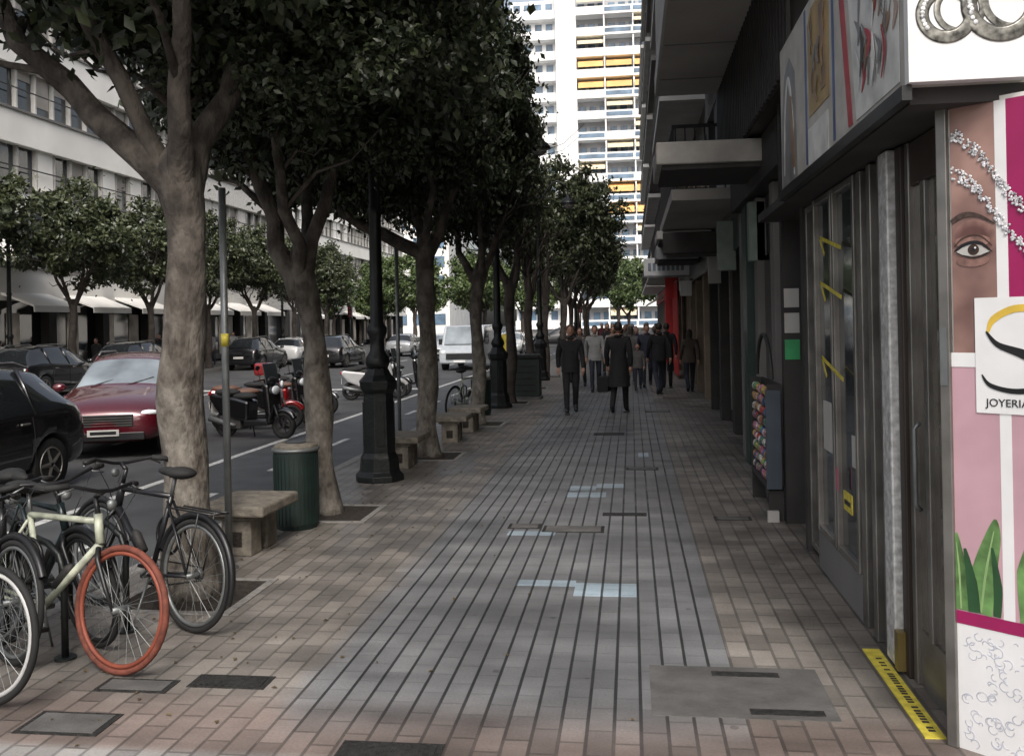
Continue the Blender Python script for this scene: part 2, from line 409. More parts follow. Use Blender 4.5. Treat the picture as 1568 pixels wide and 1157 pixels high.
tree('street_tree',-3.08,8.85,0,2,.14,2.45,[(190,.9,2.6,.105),(10,.75,3.2,.085),(100,1.3,2.6,.08),(280,1.3,2.6,.07)],[(crB,70,(-.2,0,0),(.85,1,1)),(crA,200,(.1,.2,.65),(.62,.7,.75))],lean=(-.22,0))
tree('street_tree',-2.86,12.7,0,3,.145,2.95,[(195,1.9,1.0,.11),(30,1.0,2.4,.09),(120,1.2,3,.09),(290,1.3,2.2,.07)],[(crB,0,(-.35,0,0),(.72,1,1)),(crA,250,(-1.1,-.3,.6),(.75,.8,.75))])
tree('street_tree',-2.82,16.8,0,4,.13,2.7,[(170,1.0,2.4,.08),(10,.9,2.2,.08),(80,1,3,.08),(290,1.2,2.5,.07)],[(crB,0,(-.25,0,0),(.72,1,1)),(crC,70,(-.9,0,.6),(.6,.8,.8))])
rnd=random.Random(5)
def gl(rn): return [(rn.uniform(0,90)+90*k,rn.uniform(1,1.6),rn.uniform(1.8,3),.08) for k in range(4)]
for i,(yy,cx,ox,cz_) in enumerate(((21.3,.55,-.4,1),(26,.5,-.55,1),(31.5,.5,-.7,.95),(38,.93,0,1.08),(44,.95,0,1),(50,.95,0,1),(56,.95,0,1),(62,.95,0,1))):
    tree('street_tree',-2.85+rnd.uniform(-.1,.1),yy,0,10+i,.13,2.7,[(a,o*cx,h,r) for a,o,h,r in gl(rnd)],crC,0 if cx<.8 else rnd.uniform(0,360),material=M_bark_d,cs=(cx,1,cz_),off=(ox,0,0))
for i,yy in enumerate((18.5,25,31.8,37,42.5,48,54,60)):
    tree('street_tree',-20.6+rnd.uniform(-.2,.2),yy,0,30+i,.15,2.9,gl(rnd),crC,rnd.uniform(0,360),material=M_bark_d,cs=(1.0,1.0,rnd.uniform(.9,1.0)))
for i in range(24):
    x=rnd.uniform(-48,12); y=rnd.uniform(84,112)
    tree('park_tree',x,y,ZR,60+i,.18,2.6,gl(rnd),crD,rnd.uniform(0,360),scale=rnd.uniform(.9,1.35),material=M_bark_d)
for x,y in ((-3.08,6.05),(-3.0,8.8),(-2.86,12.7),(-2.82,16.8),(-2.85,21.3),(-2.85,26),(-2.85,31.5)):
    b=B(); b.part('soil',M_soil); b.box(-.4,.4,-.36,.36,-.002,.004); b.part('edging',M_kerb)
    b.box(-.46,-.4,-.42,.42,-.002,.008); b.box(.4,.46,-.42,.42,-.002,.008); b.box(-.4,.4,-.42,-.36,-.002,.008); b.box(-.4,.4,.36,.42,-.002,.008)
    single(b,'tree_pit',loc=(x,y,0))
b=B(); b.part('l',mat('dry_leaf',(.10,.07,.03),.8,var=.5,vs=3))
for i in range(300):
    x=-3.3+abs(rnd.gauss(0,1.1)); y=rnd.uniform(3.6,24)
    if x>1.2: continue
    a=rnd.uniform(0,6.28); l=rnd.uniform(.02,.045); ca,sa=math.cos(a)*l,math.sin(a)*l
    b.add([(x,y,.006),(x+ca*.5-sa*.3,y+sa*.5+ca*.3,.014),(x+ca,y+sa,.007),(x+ca*.5+sa*.3,y+sa*.5-ca*.3,.012)],[(0,1,2),(0,2,3)])
single(b,'fallen_leaves')

# ------------------------------------------------------------------ street furniture
b=B(); b.part('pedestal',M_iron,bevel=.006)
b.lathe([(.30,0),(.30,.07),(.25,.12),(.235,.28),(.2,.34),(.185,1.05),(.22,1.1),(.235,1.2),(.17,1.27),(.12,1.36)],seg=8)
b.part('shaft',M_iron,smooth=True)
b.lathe([(.12,1.34),(.15,1.42),(.14,1.48),(.09,1.56),(.085,1.7),(.12,1.78),(.12,1.84),(.08,1.9),(.072,3.2),(.095,3.25),(.07,3.3),(.06,5.4),(.09,5.5),(.1,5.6),(.05,5.7),(.045,6.6),(.07,6.65),(.02,6.9),(.005,7.0)],seg=16)
b.part('panels',M_iron,bevel=.004)
for k in range(4):
    Mx=Matrix.Rotation(R(90*k+22.5),4,'Z'); b.box(.165,.19,-.045,.045,.42,.95,Mx)
b.part('arms',M_iron,smooth=True)
for sg in (-1,1):
    pts=[(sg*.04,0,5.7)]+[(sg*(.05+.95*t),0,5.7+.75*math.sin(t*2.5)) for t in (.15,.3,.5,.7,.85,1.0)]
    b.tube(pts,.028,8); b.torus((sg*.3,0,5.78),.16,.016,'Y',20,6)
    b.tube([(sg*1.0,0,6.15),(sg*1.0,0,5.98)],.02,8)
b.part('lanterns',M_iron,smooth=True)
for sg in (-1,1):
    b.lathe([(.02,6.02),(.06,6.0),(.08,5.9),(.2,5.82),(.27,5.72),(.27,5.7),(.2,5.7)],(sg*1.0,0,0),20)
b.part('glass_bowls',mat('lamp_glass',(.3,.3,.28),.2,var=.05),smooth=True)
for sg in (-1,1): b.sph((sg*1.0,0,5.69),(.19,.19,.15),16,8)
lampP=b.bake()
for x,y in ((-3.05,10.75),(-2.95,20.1),(-2.95,29.6),(-2.95,39.5),(-2.95,49)): place(lampP,'street_lamp',(x,y,0))
for y in (21,28,40,52): place(lampP,'street_lamp',(-20.5,y,0),scale=.98)

b=B(); b.part('body',M_green,smooth=False); b.lathe([(.19,0),(.2,.04),(.205,.7),(.205,.72)],seg=32)
b.part('slats',M_green)
for k in range(32):
    Mx=Matrix.Rotation(2*math.pi*k/32,4,'Z'); b.box(.2,.208,-.012,.012,.05,.68,Mx)
b.part('rim',M_steel,smooth=True); b.torus((0,0,.73),.205,.018,'Z',32,8); b.part('lid',M_stone); b.lathe([(.2,.73),(.2,.765),(.17,.785),(.05,.79)],seg=32)
b.part('liner_opening',M_black); b.lathe([(.1,.788),(.1,.7935)],seg=24)
binP=b.bake(); place(binP,'litter_bin',(-3.13,8.2,0)); place(binP,'litter_bin',(-3.1,18.6,0)); 
b=B(); b.part('seat',M_stone,bevel=.02); b.box(-.29,.29,-.36,.36,.34,.43); b.part('pedestal',M_stone,bevel=.012)
b.box(-.13,.13,.05,.25,0,.30); b.box(-.13,.13,-.25,-.05,0,.30); b.box(-.17,.17,-.29,.29,.30,.338)
b.part('recess',M_soil); b.box(-.05,.05,-.256,-.245,.08,.2)
benP=b.bake()
for x,y in ((-3.22,7.35),(-3.02,11.8),(-2.87,14.35),(-2.85,15.75),(-2.9,23.5)): place(benP,'stone_bench',(x,y,0),R(random.uniform(-3,3)))
b=B(); b.part('body',M_green,bevel=.015); b.box(-.32,.32,-.25,.25,.08,1.0); b.part('base',M_conc); b.box(-.34,.34,-.27,.27,0,.08)
b.part('lid',M_iron,bevel=.02); b.prism([(-.36,1.0),(.36,1.0),(.3,1.1),(-.3,1.1)],-.28,.28,'Y')
b.part('door_trim',M_iron)
for k in range(5): b.box(-.25,.25,-.262,-.25,.2+k*.15,.24+k*.15)
single(b,'utility_cabinet',loc=(-2.55,22.3,0))
def signpost(x,y,h,sign=None,z0=0,rot=0,name='sign_post'):
    b=B(); b.part('pole',M_steel,smooth=True); b.tube([(0,0,0),(0,0,h)],.028,12); b.part('foot',M_steel); b.lathe([(.07,0),(.07,.015),(.04,.03),(.035,.08)],seg=12)
    if sign=='sticker':
        b.part('sticker',M_yel,smooth=True); b.tube([(0,0,1.72),(0,0,1.82)],.030,12)
    single(b,name,loc=(x,y,z0),rot=rot)
signpost(-3.13,6.75,2.95,'sticker'); signpost(-3.35,12.9,3.1,None); signpost(-3.3,19.4,2.8,None)
b=B(); b.part('pole',M_iron,smooth=True); b.tube([(0,0,0),(0,0,3.4)],.05,12); b.part('head',M_black,bevel=.02); b.box(-.14,.14,-.14,.14,2.5,3.35)
b.part('lens_off',mat('lens',(.15,.02,.02),.3)); 
for k in range(3): b.lathe([(.09,-.16),(.09,-.14)],(0,0,2.65+k*.27),16,'Y')
tlp=b.bake(); place(tlp,'traffic_light',(-3.4,62,0)); place(tlp,'traffic_light',(-6,64,ZR)); place(tlp,'traffic_light',(-19.5,62,0))

# ------------------------------------------------------------------ bicycles
def wheel(b,cy,Rr,tire,rim,pref):
    b.part(pref+'_tyre',tire,smooth=True); b.torus((0,cy,Rr),Rr-.018,.018,'X',48,8)
    b.part(pref+'_rim',rim,smooth=True); b.torus((0,cy,Rr),Rr-.046,.013,'X',48,6,flat=1.1)
    b.part('spokes',M_steel)
    for k in range(28):
        a=2*math.pi*k/28+.05*(k%2); sx=.03 if k%2 else -.03
        b.tube([(sx,cy+.02*math.cos(a+1.2),Rr+.02*math.sin(a+1.2)),(0,cy+(Rr-.045)*math.cos(a),Rr+(Rr-.045)*math.sin(a))],.0013,4)
    b.part('hubs',M_steel,smooth=True); b.tube([(-.06,cy,Rr),(.06,cy,Rr)],.017,10)
def bicycle(frame,tire_f,rim_f,tire_r,rim_r,fender=False,bag=False):
    b=B(); Rr=.345
    wheel(b,.53,Rr,tire_f,rim_f,'front'); wheel(b,-.53,Rr,tire_r,rim_r,'rear')
    b.part('frame',frame,smooth=True)
    BB=(0,-.08,.29);ST=(0,-.25,.80);HB=(0,.335,.68);HT=(0,.30,.84)
    b.tube([BB,ST],.017,10); b.tube([ST,(0,.305,.80)],.018,10); b.tube([BB,HB],.022,10); b.tube([HB,HT],.024,10)
    for sx in (-1,1):
        b.tube([(sx*.03,-.08,.29),(sx*.055,-.53,.345)],.011,8); b.tube([(sx*.02,-.24,.77),(sx*.055,-.53,.345)],.009,8)
    b.part('fork',M_black,smooth=True)
    for sx in (-1,1): b.tube([(sx*.02,.345,.66),(sx*.05,.38,.6),(sx*.055,.46,.46),(sx*.055,.53,.345)],[.014,.015,.012,.009],8)
    b.part('stem',M_black,smooth=True); b.tube([HT,(0,.27,.93)],.014,8); b.tube([(0,.27,.93),(0,.34,.97)],.014,8)
    b.part('handlebar',M_black,smooth=True); b.tube([(-.31,.24,.99),(-.2,.31,1.0),(-.05,.34,.97),(.05,.34,.97),(.2,.31,1.0),(.31,.24,.99)],.012,8)
    b.part('grips',M_rub,smooth=True)
    for sx in (-1,1): b.tube([(sx*.31,.24,.99),(sx*.21,.305,1.0)],.018,8)
    b.part('brake_levers',M_steel,smooth=True)
    for sx in (-1,1): b.tube([(sx*.2,.33,.99),(sx*.28,.31,.96)],.006,6)
    b.part('headlamp',M_steel,smooth=True); b.sph((0,.40,.90),(.03,.025,.03),10,8)
    b.part('cables',M_black,smooth=True)
    for sx in (-1,1): b.tube([(sx*.2,.33,.99),(sx*.1,.46,.95),(sx*.03,.42,.8),(0,.37,.66)],.003,5)
    b.part('seat_post',M_steel,smooth=True); b.tube([ST,(0,-.28,.93)],.013,8)
    b.part('saddle',M_rub,smooth=True); b.sph((0,-.34,.955),(.085,.11,.04),14,8); b.sph((0,-.23,.955),(.035,.13,.03),12,8)
    b.part('crankset',M_steel,smooth=True); b.torus((.05,-.08,.29),.085,.006,'X',28,6); b.torus((.05,-.08,.29),.045,.005,'X',20,6)
    for q in range(5):
        a=q*1.2566; b.tube([(.05,-.08,.29),(.05,-.08+.085*math.cos(a),.29+.085*math.sin(a))],.006,5)
    b.tube([(.065,-.08,.29),(.07,.05,.2)],.01,6); b.tube([(-.065,-.08,.29),(-.07,-.21,.38)],.01,6); b.tube([(-.07,-.08,.29),(.07,-.08,.29)],.018,8)
    b.part('cassette',M_dgrey,smooth=True); b.lathe([(.045,.03),(.03,.05)],(0,-.53,.345),16,'X')
    b.part('pedals',M_black,bevel=.004); b.cbox((.12,.05,.2),(.09,.07,.022)); b.cbox((-.12,-.21,.38),(.09,.07,.022))
    b.part('chain',M_black); b.tube([(.05,-.08,.375),(.05,-.53,.385)],.005,4); b.tube([(.05,-.08,.205),(.05,-.53,.305)],.005,4)
    if fender:
        b.part('mudguards',M_black,smooth=True); b.torus((0,-.53,Rr),Rr+.02,.022,'X',24,6,a0=20,a1=200,flat=1.0); b.torus((0,.53,Rr),Rr+.02,.022,'X',18,6,a0=30,a1=160)
        b.part('rack',M_black,smooth=True)
        for sx in (-.06,0,.06): b.tube([(sx,-.3,.74),(sx,-.75,.74)],.006,6)
        b.tube([(-.06,-.75,.74),(.06,-.75,.74)],.006,6)
        for sx in (-.06,.06): b.tube([(sx,-.62,.74),(sx,-.53,.36)],.006,6)
        b.part('reflector',M_red,smooth=True); b.sph((0,-.84,.52),(.015,.01,.015),10,6)
    b.part('kickstand',M_steel,smooth=True); b.tube([(-.04,-.12,.28),(-.19,-.2,.012)],.008,6)
    b.part('bottle',M_dgrey,smooth=True); b.tube([(0,.02,.42),(0,.11,.52),(0,.13,.545)],[.032,.032,.015],10)
    b.part('lock_cable',M_black,smooth=True); b.torus((.03,-.2,.55),.12,.011,'X',24,6)
    return b.bake()
M_wf=mat('white_bike_paint',(.36,.38,.30),.35,var=.5,vs=9); M_or=mat('orange_rim',(.20,.048,.026),.6,var=.3); M_ort=mat('orange_tyre',(.13,.036,.022),.8,var=.4,vs=20)
M_bf=mat('black_bike_paint',(.012,.012,.014),.3); M_wr=mat('white_rim',(.42,.42,.41),.5)
bA=bicycle(M_wf,M_ort,M_or,M_rub,M_steel); bB=bicycle(M_bf,M_rub,M_steel,M_rub,M_steel,fender=True); bC=bicycle(mat('grey_bike_paint',(.08,.09,.10),.3),M_rub,M_wr,M_rub,M_steel)
bD=bicycle(mat('dark_teal_bike_paint',(.01,.018,.02),.3),M_rub,M_black,M_rub,M_black,fender=True)
def putbike(P,cx,cy,hx,hy,lean):
    r=math.atan2(-hx,hy)
    e=place(P,'bicycle',(cx,cy,.0))
    e.matrix_world=Matrix.Translation((cx,cy,.0))@Matrix.Rotation(r,4,'Z')@Matrix.Rotation(R(lean),4,'Y')
putbike(bA,-3.30,4.77,.955,-.30,-7)
putbike(bB,-3.18,5.55,-.88,.47,5)
putbike(bC,-3.74,4.34,.95,-.3,-6)
putbike(bD,-3.62,5.30,.82,-.5,6)
putbike(bB,-3.95,4.98,.85,-.5,-5)
putbike(bA,-3.3,17.9,.3,.95,5)
for x,y in ((-3.5,4.95),(-3.4,5.42)):
    b=B(); b.part('hoop',M_iron,smooth=True)
    b.tube([(-.3,0,0),(-.3,0,.5)]+[(-.3+.3*(1-math.cos(a)),0,.5+.16*math.sin(a)) for a in (.5,1,1.57,2.1,2.6)]+[(.3,0,.5),(.3,0,0)],.02,10)
    b.part('feet',M_iron)
    for s in (-.3,.3): b.lathe([(.06,0),(.06,.012)],(s,0,0),14)
    single(b,'bike_stand',loc=(x,y,0),rot=R(-25))

# ------------------------------------------------------------------ cars
def car_parts(paint,kind='suv'):
    k=1.0 if kind=='suv' else .92
    st=[(2.24,.40,.60,.66,.55,.45),(2.18,.26,.70,.78,.76,.66),(1.85,.22,.84,.93,.87,.72),(1.15,.22,.95,1.04,.90,.74),(.95,.22,.96,1.10,.90,.70),(.28,.22,.98,1.50,.91,.60),(-.2,.22,.99,1.60,.91,.60),
        (-1.0,.22,1.01,1.60,.91,.59),(-1.65,.22,1.03,1.50,.90,.57),(-2.05,.24,1.03,1.12,.88,.68),(-2.2,.28,.92,.98,.82,.70),(-2.25,.42,.72,.78,.70,.55)]
    V=[];F=[];MI=[]
    def sec(y,zb,bl,zt,w,wt):
        zt=zt if kind=='suv' else .2+(zt-.2)*k
        bl=bl if kind=='suv' else .2+(bl-.2)*k
        h=[(0,zb),(w*.8,zb),(w*.98,zb+.1),(w*1.02,(zb+bl)/2),(w*.98,bl),(wt,zt-.05),(wt*.75,zt),(0,zt+.02)]
        ring=[(x,y,z) for x,z in h]+[(-x,y,z) for x,z in h[-2:0:-1]]
        return ring
    n=14
    for s_ in st: V+=sec(*s_)
    N=len(st)
    for i in range(N-1):
        for j in range(n):
            jn=(j+1)%n; F.append((i*n+j,i*n+jn,(i+1)*n+jn,(i+1)*n+j))
            g=0
            side = j in (4,9)
            top = j in (5,6,7,8)
            if side and 4<=i<=8: g=1
            if top and i in (4,): g=3
            if top and i in (8,): g=1
            MI.append(g)
    F.append(tuple(range(n-1,-1,-1)));MI.append(0);F.append(tuple(range((N-1)*n,N*n)));MI.append(0)
    me=bpy.data.meshes.new('body'); me.from_pydata(V,[],F)
    for m_ in (paint,M_glassd,M_black,M_screen): me.materials.append(m_)
    me.polygons.foreach_set('material_index',MI)
    bm=bmesh.new();bm.from_mesh(me);bmesh.ops.recalc_face_normals(bm,faces=bm.faces)
    cl=bm.edges.layers.float.new('crease_edge')
    for e in bm.edges:
        fs=[f.material_index for f in e.link_faces]
        if len(set(fs))>1: e[cl]=.6
    bm.to_mesh(me);bm.free()
    o=bpy.data.objects.new('tmp',me);COL.objects.link(o)
    md=o.modifiers.new('s','SUBSURF');md.levels=2;md.render_levels=2
    cb=B();cb.part('c',M_black)
    for yy in (1.38,-1.38):
        for sx in (-1,1): cb.lathe([(.40,sx*.62),(.40,sx*1.2)],(0,yy,.34),28,'X')
    cm=cb.bake()[0][1]; cm.materials.clear()
    for m_ in (paint,M_glassd,M_black,M_screen): cm.materials.append(m_)
    for p in cm.polygons:p.material_index=2
    co=bpy.data.objects.new('cut',cm);COL.objects.link(co)
    bo=o.modifiers.new('b','BOOLEAN');bo.operation='DIFFERENCE';bo.object=co;bo.solver='EXACT'
    dg=bpy.context.evaluated_depsgraph_get();dg.update()
    nm=bpy.data.meshes.new_from_object(o.evaluated_get(dg)); nm.name='body'
    bpy.data.objects.remove(o);bpy.data.objects.remove(co)
    nm.polygons.foreach_set('use_smooth',[True]*len(nm.polygons))
    b=B(); z=lambda q:q if kind=='suv' else .2+(q-.2)*k
    b.part('tyres',M_rub,smooth=True); 
    for yy in (1.38,-1.38):
        for sx in (-1,1):
            b.lathe([(.22,sx*.70),(.33,sx*.69),(.345,sx*.72),(.345,sx*.86),(.33,sx*.89),(.22,sx*.885)],(0,yy,.34),32,'X')
    b.part('rims',M_alu)
    for yy in (1.38,-1.38):
        for sx in (-1,1):
            b.torus((sx*.88,yy,.34),.215,.014,'X',32,6)
            for q in range(5):
                a=2*math.pi*q/5; b.tube([(sx*.875,yy+.03*math.cos(a),.34+.03*math.sin(a)),(sx*.875,yy+.21*math.cos(a),.34+.21*math.sin(a))],[.035,.022],6)
    b.part('brake_discs',M_dgrey)
    for yy in (1.38,-1.38):
        for sx in (-1,1): b.lathe([(.21,sx*.80),(.21,sx*.83)],(0,yy,.34),24,'X')
    b.part('headlights',mat('headlamp',(.75,.78,.8),.08,var=.05),smooth=True)
    for sx in (-1,1): b.sph((sx*.62,2.06,z(.70)),(.18,.12,.06),12,8,Matrix.Rotation(R(-sx*22),3,'Z'))
    b.part('tail_lights',mat('tail_lamp',(.35,.01,.01),.15),smooth=True)
    for sx in (-1,1): b.sph((sx*.70,-2.08,z(.88)),(.14,.10,.09),12,8)
    b.part('grille',M_black,bevel=.01); b.cbox((0,2.205,z(.60)),(.88,.06,.2)); b.cbox((0,2.19,.36),(1.2,.08,.12))
    b.part('grille_trim',M_alu); 
    for q in range(4): b.cbox((0,2.238,z(.53)+q*.04),(.84,.012,.008))
    b.part('number_plate',M_bal); b.cbox((0,2.245,.42),(.46,.012,.1)); b.cbox((0,-2.262,.62),(.5,.012,.1))
    b.part('plate_text',M_black); b.cbox((0,2.253,.42),(.38,.004,.05))
    b.part('sills',M_black,bevel=.01)
    for sx in (-1,1): b.box(sx*.90-.03,sx*.90+.03,-.98,.98,.2,.30)
    b.part('mirrors',paint,smooth=True)
    for sx in (-1,1): b.sph((sx*1.02,.72,z(1.06)),(.11,.06,.075),12,8)
    b.part('mirror_arms',M_black); 
    for sx in (-1,1): b.cbox((sx*.92,.72,z(1.01)),(.14,.05,.03))
    b.part('door_handles',M_alu,bevel=.005)
    for sx in (-1,1):
        for yy in (.05,-.85): b.cbox((sx*.925,yy,z(.9)),(.03,.16,.022))
    b.part('door_gaps',M_black)
    for sx in (-1,1):
        for yy in (.85,-.15,-1.02):
            b.tube([(sx*.905,yy,.32),(sx*.932,yy,.55),(sx*.925,yy,.75),(sx*.895,yy,z(.97))],.006,4)
    b.part('pillars',paint,smooth=True)
    for sx in (-1,1):
        for yy in (-.17,-1.1): b.tube([(sx*.88,yy,z(.99)),(sx*.745,yy-.02,z(1.28)),(sx*.60,yy-.03,z(1.54))],.03,6)
    b.part('wipers',M_black)
    for sx in (-.1,.45): b.tube([(sx,1.03,z(1.085)),(sx-.4,.78,z(1.2))],.008,4)
    b.part('roof_rails',M_alu,smooth=True)
    if kind=='suv':
        for sx in (-1,1): b.tube([(sx*.53,.05,1.57),(sx*.53,-.1,1.63),(sx*.52,-1.2,1.62),(sx*.52,-1.45,1.55)],.016,8)
    return [('body',nm,0)]+b.bake()
def paint(n,c): return mat(n,c,.25,.25,var=.06,coat=1.0)
P_black=car_parts(paint('black_car_paint',(.008,.008,.010)))
P_red=car_parts(paint('red_car_paint',(.085,.005,.012)))
P_sil=car_parts(paint('silver_car_paint',(.25,.26,.27)),'hatch')
P_whi=car_parts(paint('white_car_paint',(.55,.55,.55)),'hatch')
def car(P,x,y,hdg): place(P,'parked_car',(x,y,ZR),R(hdg))
car(P_black,-8.1,9.2,180)
car(P_red,-8.85,15.3,199)
car(P_black,-18.7,27.3,0);car(P_black,-18.7,33,0);car(P_black,-18.7,44,0);car(P_whi,-18.7,49.6,0)
car(P_whi,-11,52,180);car(P_black,-14.8,45,0);car(P_whi,-7.6,58,180);car(P_sil,-15,60,0)
car(P_whi,-14.5,74,90);car(P_black,-6,76,90);car(P_sil,2,75,90)
b=B(); b.part('body',mat('van_white',(.42,.45,.48),.35,coat=.6,var=.08),bevel=.07)
b.prism([(-2.5,.3),(2.35,.3),(2.4,.85),(1.9,1.1),(1.3,1.95),(-2.5,1.98)],-.92,.92,'X')
b.part('windscreen',M_screen); b.prism([(1.925,1.13),(1.36,1.9),(1.385,1.915),(1.95,1.15)],-.78,.78,'X')
b.part('side_windows',M_glassd)
for sx in (-1,1): b.prism([(.3,1.2),(1.65,1.2),(1.2,1.8),(.3,1.8)],sx*.915-.01,sx*.915+.01,'X')
b.part('grille',M_black,bevel=.01); b.box(-.6,.6,2.38,2.42,.5,.75); b.part('plate',M_white); b.box(-.26,.26,2.42,2.43,.36,.46)
b.part('lights',MATS['headlamp'],smooth=True)
for sx in (-1,1): b.sph((sx*.72,2.33,.8),(.14,.08,.1),12,8)
b.part('wheels',M_rub,smooth=True)
for yy in (1.55,-1.6):
    for sx in (-1,1): b.lathe([(.2,sx*.72),(.33,sx*.72),(.34,sx*.94),(.2,sx*.94)],(0,yy,.34),28,'X')
b.part('mirrors',M_black,bevel=.02)
for sx in (-1,1): b.cbox((sx*1.05,1.5,1.25),(.16,.08,.26))
vanP=b.bake(); place(vanP,'white_van',(-7.35,41.5,ZR),R(178))

# ------------------------------------------------------------------ scooters
def scooter(body,seatm,topbox=None,screen=True):
    b=B(); r=.25
    b.part('tyres',M_rub,smooth=True); b.torus((0,.66,r),r-.05,.05,'X',32,10); b.torus((0,-.62,r),r-.055,.055,'X',32,10)
    b.part('rims',M_dgrey); 
    for yy in (.66,-.62):
        b.torus((0,yy,r),.145,.014,'X',28,6); b.lathe([(.05,-.05),(.05,.05)],(0,yy,r),14,'X')
        for q in range(5):
            a=q*1.2566; b.tube([(0,yy,r),(0,yy+.145*math.cos(a),r+.145*math.sin(a))],.014,5)
    b.part('fork',M_black,smooth=True)
    for sx in (-1,1): b.tube([(sx*.075,.66,r),(sx*.07,.5,.62)],.02,8)
    b.part('front_mudguard',body,smooth=True); b.torus((0,.66,r),r+.01,.06,'X',16,8,a0=30,a1=150,flat=1)
    b.part('front_fairing',body,bevel=.04); b.prism([(.52,.45),(.46,.98),(.36,1.02),(.33,.9),(.40,.3),(.48,.28)],-.19,.19,'X')
    b.part('floorboard',M_black,bevel=.02); b.prism([(.42,.26),(.42,.34),(-.1,.34),(-.1,.22)],-.17,.17,'X')
    b.part('rear_fairing',body,bevel=.05); b.prism([(-.02,.3),(0,.68),(-.25,.74),(-.85,.82),(-.9,.72),(-.72,.5),(-.35,.34)],-.165,.165,'X')
    b.part('engine',M_dgrey,bevel=.02); b.box(-.13,.13,-.68,-.2,.17,.4); b.part('exhaust',M_steel,smooth=True); b.tube([(.14,-.3,.24),(.17,-.5,.28),(.18,-.85,.36)],[.025,.045,.055],10)
    b.part('seat',seatm,smooth=True); b.sph((0,-.18,.76),(.15,.26,.07),16,8); b.sph((0,-.58,.83),(.14,.28,.07),16,8)
    b.part('handlebar',M_black,smooth=True); b.tube([(-.34,.28,1.06),(-.2,.36,1.07),(.2,.36,1.07),(.34,.28,1.06)],.017,8); b.sph((0,.38,1.05),(.15,.1,.08),12,8)
    b.part('headlight',MATS['headlamp'],smooth=True); b.sph((0,.50,.88),(.11,.04,.08),12,8)
    b.part('mirrors',M_black,smooth=True)
    for sx in (-1,1): b.tube([(sx*.24,.34,1.07),(sx*.32,.36,1.25)],.006,5); b.sph((sx*.33,.36,1.29),(.07,.018,.045),10,6)
    if screen: b.part('windscreen',M_glassm,bevel=.005); b.prism([(.44,1.0),(.36,1.36),(.35,1.36),(.42,1.0)],-.19,.19,'X')
    b.part('tail_light',MATS['tail_lamp'],smooth=True); b.sph((0,-.89,.74),(.09,.03,.04),10,6)
    b.part('plate',M_bal); b.cbox((0,-.88,.52),(.18,.01,.14))
    b.part('stand',M_black); b.tube([(-.1,-.1,.24),(-.22,-.16,.0)],.012,6)
    if topbox: b.part('top_box',topbox,bevel=.06,); b.box(-.2,.2,-1.12,-.74,.9,1.2)
    return b.bake()
scB=paint('black_scooter',(.009,.009,.010)); scR=paint('red_scooter',(.22,.008,.010)); scW=paint('white_scooter',(.5,.5,.5)); scG=paint('grey_scooter',(.045,.045,.05))
sB=scooter(scB,M_rub); sR=scooter(scR,mat('brown_seat',(.12,.06,.04),.6),None,True); sW=scooter(scW,M_rub,None); sG=scooter(scG,M_rub,scR,False)
for P,x,y,h in ((sB,-6.85,15.9,255),(sR,-7.35,17.2,285),(sB,-7.2,18.1,262),(sR,-7.4,19.1,268),(sG,-7.5,20.1,262),(sW,-7.0,24.3,290),(sB,-7.1,25.4,265),(sB,-6.8,26.6,275)):
    place(P,'motor_scooter',(x,y,ZR),R(h))
for i in range(5): place([sB,sG,sB,sB,sB][i],'motor_scooter',(-17.8,18+i*.9,ZR),R(90))

